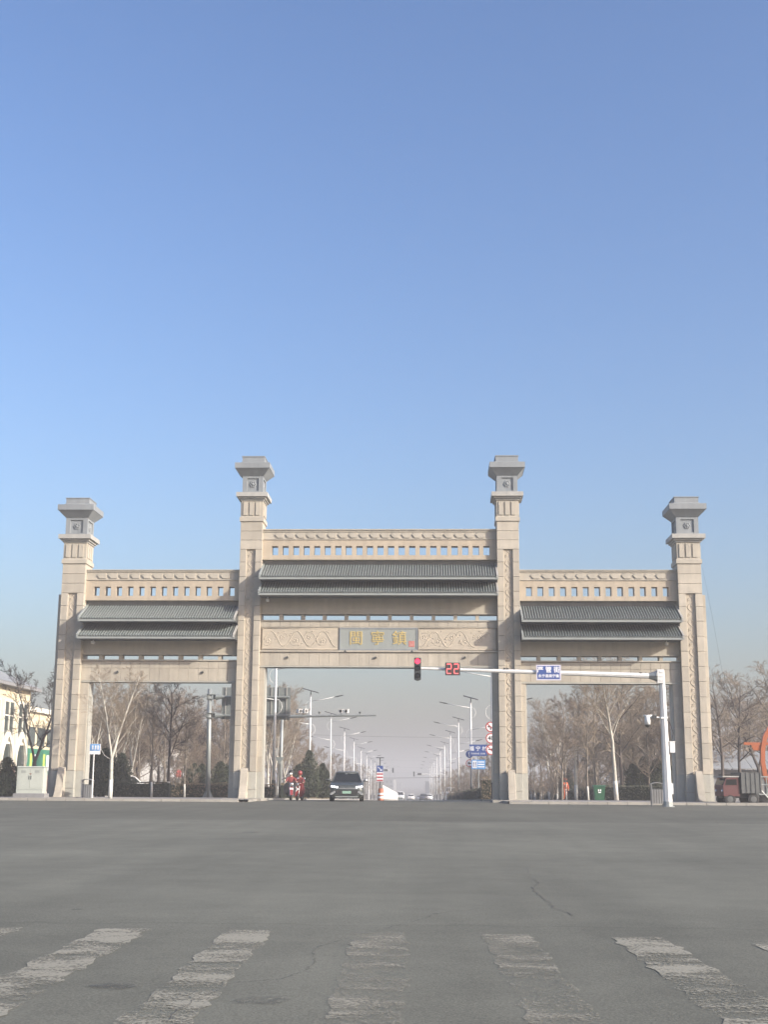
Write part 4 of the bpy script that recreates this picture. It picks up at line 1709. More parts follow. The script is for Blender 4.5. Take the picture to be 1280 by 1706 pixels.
lamp0 = thing('street_lamp', 'white twin arm street lamp', 'street lamp', (0, 0, 0))
q = MB()
q.tube([(0, 0, 1.25), (0, 0, 9.8)], [.105, .065], 10)
q.build('pole', 'white_paint', lamp0, True)
q = MB()
q.lathe([(.24, 0), (.24, .04), (.13, .06), (.125, 1.25)], n=10)
q.build('black_foot', 'dark_metal', lamp0)
for (z, s, L) in ((9.15, 1, 2.15), (6.95, -1, 2.0)):
    q = MB()
    q.tube([(0, 0, z), (s * L * .5, 0, z + .16), (s * L, 0, z + .40)], [.04, .035, .03], 6)
    # curved decorative hoop on the other side of the pole
    q.tube([(s * .02, 0, z + .04), (-s * .22, 0, z + .0), (-s * .40, 0, z - .22), (-s * .46, 0, z - .52), (-s * .38, 0, z - .80), (-s * .22, 0, z - .98), (0, 0, z - 1.08)], .022, 6)
    ao = q.build('lamp_arm', 'white_paint', lamp0, True)
    q = MB()
    x = s * L
    q.prism([(x - s * .1, z + .36), (x + s * .25, z + .50), (x + s * .80, z + .60), (x + s * .82, z + .55), (x + s * .3, z + .40)], -.13, .13, 'y')
    q.build('lamp_head', 'dark_metal', ao)
q = MB()
q.tube([(0, 0, 9.75), (0, 0, 10.1)], .04, 6)
q.build('panel_mount', 'dark_metal', lamp0)
q = MB()
ang = R(-16)
ca, sa = math.cos(ang), math.sin(ang)
q.prism([(-.72 * ca, 10.12 - .72 * sa), (.72 * ca, 10.12 + .72 * sa), (.72 * ca, 10.18 + .72 * sa), (-.72 * ca, 10.18 - .72 * sa)], -.5, .5, 'y')
q.build('solar_panel', 'solar', lamp0)
lt = tree_of(lamp0)
first = True
ORD = ['first', 'second', 'third', 'fourth', 'fifth', 'sixth', 'seventh', 'eighth', 'ninth', 'tenth']
LL = 'white twin arm street lamp with solar panel in the row beside the camera gantry'
RL = 'white twin arm street lamp with solar panel in the row beside the round signs'
for i in range(10):
    for side in (-1, 1):
        d = (85.5 if side < 0 else 89.5) + (30.2 if side < 0 else 31.5) * i
        if first:
            o = lamp0
            first = False
        else:
            o = copy_tree(lt)
        y = CAM.y + d
        o.location = (axis(y) + side * 7.35, y, gz(y) + OFFP)
        sc = random.uniform(.91, .94)
        o.scale = (1, 1, sc)
        o.rotation_euler[2] = (0 if side < 0 else math.pi) + random.uniform(-.06, .06)
        if side > 0:
            for c_ in o.children:
                if c_.name.startswith('solar_panel'):
                    c_.rotation_euler[2] = math.pi
        tag(o, ORD[i] + (' solar street lamp from the gate in the row beside the camera gantry' if side < 0 else ' solar street lamp from the gate in the row beside the round signs'), 'street lamp', 'street lamps on the left of the avenue' if side < 0 else 'street lamps on the right of the avenue')


# ------------------------------------------------------------------ road signs
def round_sign(u, v, d, r, kind, label, px=0.0):
    y = CAM.y + d - .14
    c = on_y(u, v, y)
    g = thing('round_sign', label, 'sign', c)
    q = MB()
    q.lathe([(r, 0), (r, .02)], n=28, ax='y')
    q.build('plate', 'sign_red' if kind != 'blue' else 'sign_blue', g)
    if kind != 'blue':
        q = MB()
        q.lathe([(r * .80, -.006), (r * .80, -.0005)], n=28, ax='y')
        q.build('face', 'sign_white', g)
    if kind == '40':
        link('number', text_mesh('40', r * 1.15, 'black', .002, .008, 'number'), g, (0, -.010, 0))
    if kind == 'noturn':
        q = MB()
        q.prism([(-.05, -.2), (.02, -.2), (.02, .06), (-.12, .06), (-.12, .12), (-.22, .02), (-.12, -.08), (-.12, -.01), (-.05, -.01)], -.010, -.007, 'y')
        q.build('symbol', 'black', g)
    if kind == 'nohorn':
        q = MB()
        q.prism([(-.20, -.03), (-.06, -.03), (.16, -.13), (.16, .13), (-.06, .04), (-.20, .04)], -.010, -.007, 'y')
        q.build('symbol', 'black', g)
    if kind in ('noturn', 'nohorn'):
        q = MB()
        w = r * .06
        k = r * .57
        q.prism([(-k - w, k - w), (-k + w, k + w), (k + w, -k + w), (k - w, -k - w)], -.014, -.011, 'y')
        q.build('slash', 'sign_red', g)
    if kind == 'blue':
        q = MB()
        q.prism([(-.05, -.22), (.05, -.22), (.05, .06), (.14, .06), (0, .24), (-.14, .06), (-.05, .06)], -.006, -.0005, 'y')
        q.build('symbol', 'sign_white', g)
    if kind == 'truck':
        q = MB()
        q.prism([(-.16, -.08), (.16, -.08), (.16, .02), (.06, .02), (.02, .09), (-.16, .09)], -.010, -.007, 'y')
        q.build('symbol', 'black', g)
    q = MB()
    q.box(-.03, .03, .02, .12, -.05, .05)
    q.build('clamp', 'galv', g)
    return g


D1 = 89.5
round_sign(818, 1211, D1, .355, 'noturn', 'round red rimmed no turning sign, topmost of three beside the right pillar')
round_sign(818.3, 1230, D1, .355, '40', 'round red rimmed sign with the number 40 beside the right pillar')
round_sign(818.6, 1249, D1, .355, 'nohorn', 'round red rimmed no horn sign, lowest of three beside the right pillar')
round_sign(782.5, 1256.5, 121, .345, 'blue', 'round blue sign half hidden behind the village name sign')
round_sign(782.8, 1271.5, 121, .345, 'truck', 'round red rimmed sign below the round blue sign')
YV = CAM.y + 104
p0 = on_y(798, 1326, YV)
p0.z = gz(YV) + OFFP
vs = thing('village_sign', 'blue village name sign with white characters on a thin pole', 'sign', p0)
q = MB()
q.tube([(0, 0, 0), (0, 0, (on_y(797, 1242, YV) - p0).z)], .045, 8)
q.build('pole', 'galv', vs)
c = on_y(797, 1250, YV) - p0
q = MB()
q.box(c.x - .70, c.x + .70, -.09, -.06, c.z - .45, c.z + .45)
q.build('panel', 'sign_blue', vs)
link('lettering', text_mesh('福 宁 村', .40, 'sign_white', .003, .006), vs, (c.x, -.094, c.z + .11))
link('lettering', text_mesh('FUNING  CUN', .17, 'sign_white', .003, .003), vs, (c.x, -.094, c.z - .27))
c = on_y(797.5, 1273.5, YV) - p0
q = MB()
q.box(c.x - .56, c.x + .56, -.09, -.06, c.z - .37, c.z + .37)
lp = q.build('lower_panel', 'sign_blue_light', vs)
q = MB()
q.box(c.x - .48, c.x - .12, -.095, -.0901, c.z - .29, c.z + .29)
q.build('pictogram_field', 'sign_white', lp)
for dx in (-.38, -.22):
    q = MB()
    q.prism([(c.x + dx - .02, c.z - .2), (c.x + dx + .02, c.z - .2), (c.x + dx + .02, c.z + .08), (c.x + dx + .06, c.z + .08), (c.x + dx, c.z + .2), (c.x + dx - .06, c.z + .08), (c.x + dx - .02, c.z + .08)], -.100, -.0951, 'y')
    q.build('arrow', 'sign_blue', lp)
for dz in (.19, 0, -.19):
    q = MB()
    q.box(c.x - .05, c.x + .48, -.095, -.0901, c.z + dz - .045, c.z + dz + .045)
    q.build('text_line', 'sign_white', lp)

# street name sign by the left pillar
YN = CAM.y + 70.5
p0 = on_y(152.5, 1331, YN)
p0.z = gz(YN) + OFFP
sn = thing('street_name_sign', 'small blue and white street name sign on a white pole', 'sign', p0)
c = on_y(158, 1248, YN) - p0
q = MB()
q.tube([(0, 0, 0), (c.x - .05, 0, c.z - .2)], .035, 8)
q.build('pole', 'white_paint', sn)
q = MB()
q.box(c.x - .29, c.x + .29, -.03, .03, c.z - .28, c.z + .28)
q.build('panel', 'sign_white', sn)
q = MB()
q.box(c.x - .275, c.x + .275, -.036, -.0301, c.z - .09, c.z + .265)
q.build('blue_field', 'sign_blue_light', sn)
q = MB()
for dx in (-.13, .03, .17):
    q.box(c.x + dx - .045, c.x + dx + .045, -.041, -.0361, c.z - .03, c.z + .20)
q.build('lettering', 'sign_white', sn)
q = MB()
q.tube([(c.x + .29, 0, c.z + .05), (c.x + .55, 0, c.z - .35), (c.x + .8, 0, c.z - .50), (c.x + 1.05, 0, c.z - .42)], .016, 5)
q.build('cable', 'cap_light', sn)

# median sign with solar panel, in front of the white barrier
YM = CAM.y + 121
p0 = on_y(633, 1333, YM)
p0.z = gz(YM)
ms = thing('median_sign', 'solar powered keep right sign with striped board at the barrier end', 'sign', p0)
top = (on_y(632, 1263, YM) - p0).z
q = MB()
q.tube([(0, 0, 0), (0, 0, top)], .05, 8)
q.build('pole', 'dark_metal', ms)
q = MB()
q.box(-.36, .36, -.3, .3, top, top + .06)
q.build('solar_panel', 'solar', ms)
zc = (on_y(632, 1281, YM) - p0).z
q = MB()
q.box(-.29, .29, -.10, -.06, zc - .29, zc + .29)
q.build('arrow_plate', 'sign_blue', ms)
q = MB()
q.prism([(-.20, zc + .16), (-.16, zc + .20), (.10, zc - .06), (.17, zc + .01), (.19, zc - .19), (-.01, zc - .17), (.06, zc - .10)], -.106, -.1005, 'y')
q.build('arrow', 'sign_white', ms)
z0, z1 = (on_y(632, 1302, YM) - p0).z, (on_y(632, 1286, YM) - p0).z
q = MB()
q.box(-.30, .30, -.09, -.06, z0, z1)
sb = q.build('striped_board', 'sign_white', ms)
for k in range(3):
    h = (z1 - z0) / 6
    q = MB()
    q.box(-.28, .28, -.096, -.0901, z0 + h * (2 * k + .2), z0 + h * (2 * k + 1.1))
    q.build('stripe', 'sign_red', sb)
p1 = on_y(634.5, 1334, YM - 1.2)
p1.z = gz(p1.y)
br = thing('crash_drum', 'orange and white crash drum at the foot of the median sign', 'drum', p1)
q = MB()
q.lathe([(.30, 0), (.27, .06), (.26, .45), (.25, 1.0), (.22, 1.08), (.1, 1.10)], n=16)
q.build('body', 'orange_paint', br, True)
for z in (.20, .50):
    q = MB()
    q.lathe([(.268, z), (.266, z + .18)], n=16)
    q.build('band', 'sign_white', br)

# white median barrier panels
G10 = 'white barrier panels along the median'
bm = MB()
bm.box(-.04, .04, .02, 2.96, .10, 1.45)
bm = bm.mesh('panel', 'barrier_white')
bf = MB()
bf.box(-.12, .12, 0, 2.98, -.05, .16)
bf.box(-.042, .042, -.02, .02, .1, 1.46)
bf = bf.mesh('foot_rail', 'concrete')
xb0 = on_y(637, 1320, CAM.y + 123).x
for i in range(50):
    y = CAM.y + 123 + 3 * i
    x = xb0 - 0.0165 * 3 * i
    t = thing('median_barrier', 'white panel of the long solid barrier along the middle of the avenue', 'barrier', (x, y, gz(y)), 0.0165, G10)
    t.rotation_euler[0] = -0.0135
    link('panel', bm, t)
    link('foot_rail', bf, t)


# ------------------------------------------------------------------ vehicles
def loft(mb, rings, mi=0, cap=True):
    n = len(rings[0])
    b = len(mb.v)
    for r in rings:
        mb.v += [tuple(p) for p in r]
    for i in range(len(rings) - 1):
        for k in range(n):
            k2 = (k + 1) % n
            mb.f.append((b + i * n + k, b + i * n + k2, b + (i + 1) * n + k2, b + (i + 1) * n + k))
            mb.m.append(mi)
    if cap:
        mb.f.append(tuple(b + k for k in reversed(range(n))))
        mb.f.append(tuple(b + (len(rings) - 1) * n + k for k in range(n)))
        mb.m += [mi, mi]


def car(label, loc_, rz, paint, L=4.6, W=1.86, H=1.66, suv=True, detail=True, group=None, name='car', tail=False):
    """front of the car looks to -y in local space"""
    t = thing(name, label, 'car', loc_, rz, group)
    hw = W / 2
    hb = 0.65 * H          # belt line
    hood = 0.61 * H
    y0 = -L / 2

    def ring(y, w, zb, zt, wt, rnd):
        # closed cross-section, 14 points
        pts = []
        for s in (1, -1):
            side = [(0.0, zb), (w * .80, zb), (w * .97, zb + .12), (w, zb + .30), (w * .985, zt - rnd), (wt, zt - rnd * .25), (wt * .75, zt)]
            if s < 0:
                side = [(-x, z) for x, z in reversed(side)]
            pts += side
        return [(x, y, z) for x, z in pts]
    gc = .20 if suv else .16
    st = [(y0, hw * .74, gc + .12, hood * .82, hw * .62, .06), (y0 + .07, hw * .90, gc + .04, hood * .90, hw * .76, .08), (y0 + .30, hw * .985, gc, hood * .96, hw * .84, .09),
          (y0 + .75, hw, gc, hood, hw * .88, .08), (y0 + 1.25, hw, gc, hood * 1.09, hw * .90, .07), (0, hw, gc, hb * 1.03, hw * .93, .06),
          (L / 2 - .9, hw, gc, hb * 1.06, hw * .92, .06), (L / 2 - .25, hw * .98, gc + .03, hb * 1.05, hw * .86, .08), (L / 2, hw * .88, gc + .14, hb * .98, hw * .74, .08)]
    b = MB()
    loft(b, [ring(*s) for s in st])
    b.build('body', paint, t, True)
    # greenhouse
    zr = H - .02

    def gring(y, w0, z0, w1, z1):
        return [(-w0, y[0], z0), (w0, y[0], z0), (w1, y[1], z1), (w1 * .6, y[1], z1 + .02), (-w1 * .6, y[1], z1 + .02), (-w1, y[1], z1)]
    ws0, ws1 = y0 + 1.12, y0 + 1.92
    rb1, rb0 = (L / 2 - .55, L / 2 - .12) if suv else (L / 2 - 1.25, L / 2 - .55)
    zb = hood * 1.06
    wlo, whi = hw * .86, hw * .64
    gl = MB()
    gl.v = [(-wlo, ws0, zb), (wlo, ws0, zb), (wlo, rb0, hb), (-wlo, rb0, hb), (-whi, ws1, zr - .03), (whi, ws1, zr - .03), (whi, rb1, zr - .05), (-whi, rb1, zr - .05)]
    gl.f = [(0, 1, 5, 4), (1, 2, 6, 5), (2, 3, 7, 6), (3, 0, 4, 7), (4, 5, 6, 7), (3, 2, 1, 0)]
    gl.m = [0] * 6
    gl.build('windows', 'glass', t)
    rf = MB()
    xs = whi + .015
    ys = [ws1 - .05, ws1 + .3, (ws1 + rb1) / 2, rb1 - .2, rb1 + .06]
    zs = [zr - .035, zr + .005, zr + .02, zr, zr - .045]
    loft(rf, [[(-xs, y, z - .05), (xs, y, z - .05), (xs, y, z - .01), (xs * .7, y, z + .03), (-xs * .7, y, z + .03), (-xs, y, z - .01)] for y, z in zip(ys, zs)])
    rf.build('roof', paint, t, True)
    for s in (-1, 1):
        p = MB()
        p.tube([(s * (wlo + .005), ws0 - .02, zb), (s * (whi + .01), ws1, zr - .03)], .035, 5)
        p.build('pillar_front', paint, t)
        p = MB()
        ymid = (ws1 + rb1) / 2
        p.tube([(s * (wlo + .008), ymid, hb), (s * (whi + .012), ymid, zr - .03)], .04, 5)
        p.build('pillar_middle', paint, t)
        p = MB()
        p.tube([(s * (wlo + .005), rb0, hb), (s * (whi + .01), rb1, zr - .05)], .05, 5)
        p.build('pillar_rear', paint, t)
        m_ = MB()
        m_.ball((s * (hw + .10), ws0 + .42, hb + .10), .13, .08, .085, n=8)
        m_.tube([(s * (hw - .06), ws0 + .45, hb + .02), (s * (hw + .05), ws0 + .43, hb + .06)], .03, 5)
        m_.build('mirror', paint if s < 0 else 'car_silver', t, True)
    wr = .35 if suv else .31
    for (x, y) in ((-hw + .12, y0 + .88), (hw - .12, y0 + .88), (-hw + .12, L / 2 - .85), (hw - .12, L / 2 - .85)):
        w_ = MB()
        w_.lathe([(wr * .72, -.12), (wr, -.10), (wr, .10), (wr * .72, .12)], (x, y, wr), 18, 'x')
        wo = w_.build('wheel', 'rubber', t)
        if detail:
            w_ = MB()
            sx = -1 if x < 0 else 1
            w_.lathe([(wr * .68, sx * .121), (wr * .2, sx * .128), (.02, sx * .13)], (x, y, wr), 12, 'x')
            w_.build('rim', 'chrome', wo)
    if detail and not tail:
        f = y0
        for s in (-1, 1):
            h = MB()
            h.prism([(s * hw * .46, .82), (s * hw * .92, .90), (s * hw * .94, .76), (s * hw * .58, .70)], f + .02, f + .30, 'y')
            ho = h.build('headlight', 'black', t)
            for k in range(3):
                g = MB()
                x = s * hw * (.58 + .14 * k)
                g.ball((x, f - .01 + .02 * k, .785 + .02 * k), .07, .04, .062, n=8)
                g.build('led', 'led', ho)
            d_ = MB()
            d_.prism([(s * hw * .52, .60), (s * hw * .68, .60), (s * hw * .97, .44), (s * hw * .95, .36), (s * hw * .84, .36)], f - .01, f + .20, 'y')
            d_.build('corner_trim', 'chrome', t)
        g = MB()
        g.prism([(-hw * .50, .74), (hw * .50, .74), (hw * .56, .70), (-hw * .56, .70)], f - .03, f + .1, 'y')
        g.build('nose_bar', 'chrome', t)
        g = MB()
        g.prism([(-hw * .70, .64), (hw * .70, .64), (hw * .52, .34), (-hw * .52, .34)], f - .015, f + .1, 'y')
        g.build('grille', 'black', t)
        g = MB()
        g.box(-.24, .24, f - .045, f - .016, .44, .58)
        pl = g.build('number_plate', 'plate_green', t)
        g = MB()
        g.prism([(-hw * .7, .30), (hw * .7, .30), (hw * .62, .24), (-hw * .62, .24)], f - .03, f + .1, 'y')
        g.build('skid_plate', 'grey_metal', t)
        g = MB()
        g.ball((0, f + .10, .86), .06, .03, .04, n=8)
        g.build('badge', 'chrome', t)
        g = MB()
        g.box(-.10, .02, ws1 - .12, ws1 - .04, zr - .13, zr - .08)
        g.build('interior_mirror', 'car_silver', t)
    elif detail:
        f = L / 2
        for s in (-1, 1):
            g = MB()
            g.box(*sorted((s * hw * .55, s * hw * .88)), f - .12, f - .005, hb * .82, hb * .98)
            g.build('tail_light', 'tail_red', t)
        g = MB()
        g.box(-.24, .24, f + .001, f + .02, hb * .62, hb * .76)
        g.build('number_plate', 'sign_blue', t)
        g = MB()
        g.prism([(-hw * .7, .42), (hw * .7, .42), (hw * .66, .24), (-hw * .66, .24)], f - .1, f + .01, 'y')
        g.build('rear_bumper', 'black', t)
    return t


def at_road(u, d):
    y = CAM.y + d
    p = on_y(u, 1330, y)
    return Vector((p.x, y, gz(y)))


car('dark grey green car with its lights on driving towards the gate', at_road(578, 74.5), 0.06, 'car_paint', W=1.92, H=1.64)
car('white car with red tail lights driving away right of the white barrier', at_road(685, 320), math.pi, 'car_white', H=1.55, tail=True)
car('small white car driving away beside a dark car', at_road(714, 300), math.pi, 'car_white', H=1.5, suv=False, tail=True)
car('dark car driving away beside the small white car', at_road(706, 285), math.pi, 'car_dark', H=1.46, suv=False, tail=True)
car('silver car far down the avenue between the white cars', at_road(698, 420), math.pi, 'car_silver', H=1.5, suv=False, tail=True)
car('white van like car coming along the end of the white barrier', at_road(667, 290), 0.0, 'car_white', H=1.9, W=1.9)
car('parked white car half hidden behind the white forked tree', at_base(199, 93), -0.25, 'car_white', H=1.5, suv=False)
car('parked white van showing above the hedge right of the avenue', at_base(752, 225), 0.3, 'car_white', H=2.1, W=1.95, L=5.0)


# ------------------------------------------------------------------ people and motorcycles
def figure(name, label, loc_, rz, J, E_, mats, seg_mat, scale=1.0, head=None):
    """J joints {name:(x,y,z,r)}, E_ edges; one skinned surface, faces coloured by the limb they belong to"""
    t = thing(name, label, 'person', loc_, rz)
    names = list(J)
    me = bpy.data.meshes.new('skeleton')
    me.from_pydata([Vector(J[n][:3]) * scale for n in names], [(names.index(a), names.index(b)) for a, b in E_], [])
    o = bpy.data.objects.new('skeleton', me)
    COL.objects.link(o)
    sk = o.modifiers.new('Skin', 'SKIN')
    sk.use_smooth_shade = True
    ss = o.modifiers.new('Sub', 'SUBSURF')
    ss.levels = ss.render_levels = 1
    for i, n in enumerate(names):
        v = me.skin_vertices[0].data[i]
        v.radius = (J[n][3] * scale, J[n][3] * scale)
        v.use_root = (n == 'pelvis')
    dg = bpy.context.evaluated_depsgraph_get()
    m2 = bpy.data.meshes.new_from_object(o.evaluated_get(dg))
    bpy.data.objects.remove(o, do_unlink=True)
    m2.name = 'body'
    m2.materials.clear()
    for k in mats:
        m2.materials.append(MAT[k])
    segs = [(Vector(J[a][:3]) * scale, Vector(J[b][:3]) * scale, seg_mat(a, b)) for a, b in E_]
    for p in m2.polygons:
        c = p.center
        best, bi = 1e9, 0
        for a, b, mi in segs:
            ab = b - a
            tt = max(0, min(1, (c - a).dot(ab) / max(1e-9, ab.length_squared)))
            dd = (c - a - ab * tt).length
            if dd < best:
                best, bi = dd, mi
        p.material_index = bi
    link('body', m2, t)
    return t


def add_hand(J, E_, wrist, side, fwd, up=Vector((0, 0, 1))):
    """palm, four curled fingers of different length and a thumb"""
    w = Vector(J[wrist][:3])
    f = Vector(fwd).normalized()
    sd = f.cross(up).normalized() * side
    palm = w + f * .06
    J[wrist + '_palm'] = (*palm, .030)
    E_.append((wrist, wrist + '_palm'))
    for i, (off, ln) in enumerate(((-.030, .070), (-.010, .080), (.010, .076), (.030, .060))):
        k = palm + f * .035 + sd * off
        tip = k + f * ln * .5 - up * ln * .6
        J[f'{wrist}_k{i}'] = (*k, .010)
        J[f'{wrist}_t{i}'] = (*tip, .008)
        E_.append((wrist + '_palm', f'{wrist}_k{i}'))
        E_.append((f'{wrist}_k{i}', f'{wrist}_t{i}'))
    th = palm - sd * .045 - up * .01
    J[wrist + '_th'] = (*th, .011)
    J[wrist + '_tt'] = (*(th + f * .045 - up * .02), .009)
    E_ += [(wrist + '_palm', wrist + '_th'), (wrist + '_th', wrist + '_tt')]


def seated(z=0.80, lean=-.10):
    J = {'pelvis': (0, .12, z, .16), 'belly': (0, .06, z + .18, .155), 'chest': (0, .0 + lean * .4, z + .38, .165), 'neck': (0, lean * .6, z + .56, .065), 'head0': (0, lean * .8 - .01, z + .66, .085), 'head1': (0, lean * .8, z + .76, .10), 'head2': (0, lean * .8 + .01, z + .84, .075), 'nose': (0, lean * .8 - .115, z + .735, .018)}
    E_ = [('pelvis', 'belly'), ('belly', 'chest'), ('chest', 'neck'), ('neck', 'head0'), ('head0', 'head1'), ('head1', 'head2'), ('head1', 'nose')]
    for s, n in ((-1, 'r'), (1, 'l')):
        J['sh' + n] = (s * .19, lean * .5, z + .46, .078)
        J['el' + n] = (s * .30, -.20, z + .24, .058)
        J['wr' + n] = (s * .31, -.46, z + .26, .038)
        J['hip' + n] = (s * .10, .08, z - .04, .105)
        J['kn' + n] = (s * .20, -.34, z - .06, .075)
        J['an' + n] = (s * .19, -.22, z - .50, .05)
        J['to' + n] = (s * .19, -.38, z - .55, .042)
        E_ += [('chest', 'sh' + n), ('sh' + n, 'el' + n), ('el' + n, 'wr' + n), ('pelvis', 'hip' + n), ('hip' + n, 'kn' + n), ('kn' + n, 'an' + n), ('an' + n, 'to' + n)]
        add_hand(J, E_, 'wr' + n, s, (0, -1, 0))
    return J, E_


def cloth(a, b):
    s = a + b
    if 'head' in s or 'nose' in s or 'neckhead' in s:
        return 2
    if 'wr' in a:
        return 2
    if a[:2] in ('hi', 'kn') or b[:2] in ('kn', 'an'):
        return 1
    if a[:2] == 'an':
        return 3
    return 0


def face(t, y, z, s=1.0):
    for sx in (-1, 1):
        e = MB()
        e.ball((sx * .036 * s, y - .088, z + .005), .013, n=6)
        e.build('eye', 'black', t)
        e = MB()
        e.ball((sx * .098 * s, y + .005, z - .01), .012, .028, .036, n=6)
        e.build('ear', 'skin', t)
    e = MB()
    e.box(-.028, .028, y - .092, y - .080, z - .068, z - .056)
    e.build('mouth', 'red_cloth', t)


def motorcycle(label, loc_, rz, paint, scooter=False):
    t = thing('scooter' if scooter else 'motorcycle', label, 'scooter' if scooter else 'motorcycle', loc_, rz)
    wr = .24 if scooter else .30
    for y in (-.62, .62):
        w_ = MB()
        n, k = 20, 6
        for i in range(n):
            a = 2 * math.pi * i / n
            for j in range(k):
                b = 2 * math.pi * j / k
                rr = wr - .055 + .055 * math.cos(b)
                w_.v.append((.055 * math.sin(b), y + rr * math.cos(a), wr + rr * math.sin(a)))
        for i in range(n):
            for j in range(k):
                w_.f.append((i * k + j, ((i + 1) % n) * k + j, ((i + 1) % n) * k + (j + 1) % k, i * k + (j + 1) % k))
                w_.m.append(0)
        wo = w_.build('wheel', 'rubber', t, True)
        h = MB()
        h.lathe([(wr - .10, -.02), (wr - .10, .02)], (0, y, wr), 12, 'x')
        h.build('rim', 'galv', wo)
    f = MB()
    for s in (-1, 1):
        f.tube([(s * .08, -.64, wr), (s * .09, -.52, wr + .45), (s * .09, -.42, 1.0)], .025, 6)
    f.build('fork', 'chrome', t)
    g = MB()
    pts = [(-.62 + (wr + .05) * math.cos(a), wr + (wr + .05) * math.sin(a)) for a in [R(q) for q in range(20, 175, 15)]]
    g.prism(pts + [(y * 1.0, z - .03) for y, z in reversed(pts)], -.085, .085, 'x')
    g.build('front_fender', paint, t)
    b = MB()
    if scooter:
        b.prism([(-.42, .30), (-.50, .95), (-.38, 1.02), (-.30, .40)], -.24, .24, 'x')
        b.prism([(-.30, .26), (.30, .26), (.30, .36), (-.30, .36)], -.17, .17, 'x')
        b.prism([(.05, .36), (.72, .42), (.80, .66), (.62, .74), (.12, .72)], -.17, .17, 'x')
    else:
        b.prism([(-.38, .72), (-.12, .92), (.12, .84), (.10, .66), (-.30, .60)], -.14, .14, 'x')
        b.prism([(.10, .60), (.70, .66), (.80, .78), (.60, .76), (.12, .74)], -.12, .12, 'x')
    b.build('bodywork', paint, t)
    if not scooter:
        e = MB()
        e.box(-.17, .17, -.25, .22, .22, .62)
        e.build('engine', 'dark_metal', t)
    s_ = MB()
    s_.prism([(.05, .76), (.20, .80), (.55, .80), (.78, .84), (.78, .77), (.05, .73)], -.14, .14, 'x')
    s_.build('seat', 'black', t)
    h = MB()
    h.tube([(-.40, -.30, 1.05), (-.22, -.40, 1.07), (0, -.44, 1.0), (.22, -.40, 1.07), (.40, -.30, 1.05)], .018, 6)
    h.build('handlebar', 'dark_metal', t)
    for s in (-1, 1):
        m_ = MB()
        m_.tube([(s * .25, -.40, 1.07), (s * .34, -.42, 1.22)], .009, 5)
        m_.ball((s * .36, -.42, 1.26), .065, .02, .045, n=8)
        m_.build('mirror', 'chrome' if s > 0 else 'dark_metal', t)
    l_ = MB()
    l_.ball((0, -.56, .92), .105, .075, .10, n=12)
    lo = l_.build('headlight_shell', 'black', t, True)
    l_ = MB()
    l_.lathe([(.085, -.632), (.06, -.645), (.01, -.65)], (0, 0, .92), 12, 'y')
    l_.build('headlight_glass', 'chrome', lo)
    p = MB()
    p.box(-.10, .10, -.70, -.685, .60, .72)
    p.build('number_plate', 'sign_white', t)
    return t


YB = 74.5
ba = at_road(484.5, YB)
motorcycle('red motorcycle with round headlight beside the inner left pillar', ba, 0.15, 'red_paint')
J, E_ = seated(.80)
pa = figure('person', 'person in a red and dark jacket and black helmet riding the motorcycle', ba + Vector((-.03, .12, 0)), 0.15, J, E_, ['red_cloth', 'dark_cloth', 'skin', 'black'], cloth)
q = MB()
q.ball((0, -.085, 1.585), .15, .165, .155, n=14)
q.build('helmet', 'black', pa, True)
q = MB()
q.box(-.075, .075, -.262, -.232, 1.47, 1.56)
q.build('face_mask', 'white_plastic', pa)
face(pa, -.08, 1.54)
# quilted wind apron in front of the rider
q = MB()
q.prism([(-.40, .92), (-.30, 1.0), (.0, 1.02), (.26, 1.0), (.32, .92), (.30, .60), (.22, .42), (-.36, .36), (-.46, .60)], -.44, -.40, 'y')
q.build('wind_apron', 'dark_cloth', pa)
bb = at_road(499, YB + 1.0)
motorcycle('red scooter with a broad leg shield next to the motorcycle', bb, -0.12, 'red_paint', True)
J, E_ = seated(.78)
pc = figure('person', 'person in red with a red helmet riding the scooter', bb + Vector((0, .12, 0)), -0.12, J, E_, ['red_cloth', 'red_cloth', 'skin', 'black'], cloth)
q = MB()
q.ball((0, -.085, 1.565), .15, .165, .155, n=14)
q.build('helmet', 'red_paint', pc, True)
face(pc, -.08, 1.52)
q = MB()
q.prism([(-.34, 1.0), (-.26, 1.12), (.26, 1.12), (.34, 1.0), (.36, .40), (.24, .22), (-.24, .22), (-.36, .40)], -.52, -.48, 'y')
q.build('leg_cover', 'red_cloth', pc)

# street cleaner in orange behind the row of trees
J = {'pelvis': (0, 0, .92, .145), 'belly': (0, -.01, 1.08, .14), 'chest': (0, -.02, 1.28, .155), 'neck': (0, -.03, 1.44, .06), 'head0': (0, -.04, 1.53, .08), 'head1': (0, -.04, 1.62, .098), 'head2': (0, -.03, 1.70, .07), 'nose': (0, -.15, 1.60, .018)}
E_ = [('pelvis', 'belly'), ('belly', 'chest'), ('chest', 'neck'), ('neck', 'head0'), ('head0', 'head1'), ('head1', 'head2'), ('head1', 'nose')]
for s, n in ((-1, 'r'), (1, 'l')):
    J['sh' + n] = (s * .19, -.02, 1.36, .075)
    J['el' + n] = (s * .27, -.02, 1.10, .055)
    J['wr' + n] = (s * .25, -.12, .88, .036)
    J['hip' + n] = (s * .09, 0, .88, .10)
    J['kn' + n] = (s * .10, -.03 - .10 * (s < 0), .49, .07)
    J['an' + n] = (s * .10, .03 - .05 * s, .09, .045)
    J['to' + n] = (s * .11, -.13 - .05 * s, .045, .04)
    E_ += [('chest', 'sh' + n), ('sh' + n, 'el' + n), ('el' + n, 'wr' + n), ('pelvis', 'hip' + n), ('hip' + n, 'kn' + n), ('kn' + n, 'an' + n), ('an' + n, 'to' + n)]
    add_hand(J, E_, 'wr' + n, s, (0, -.3, -1), Vector((0, 1, 0)))
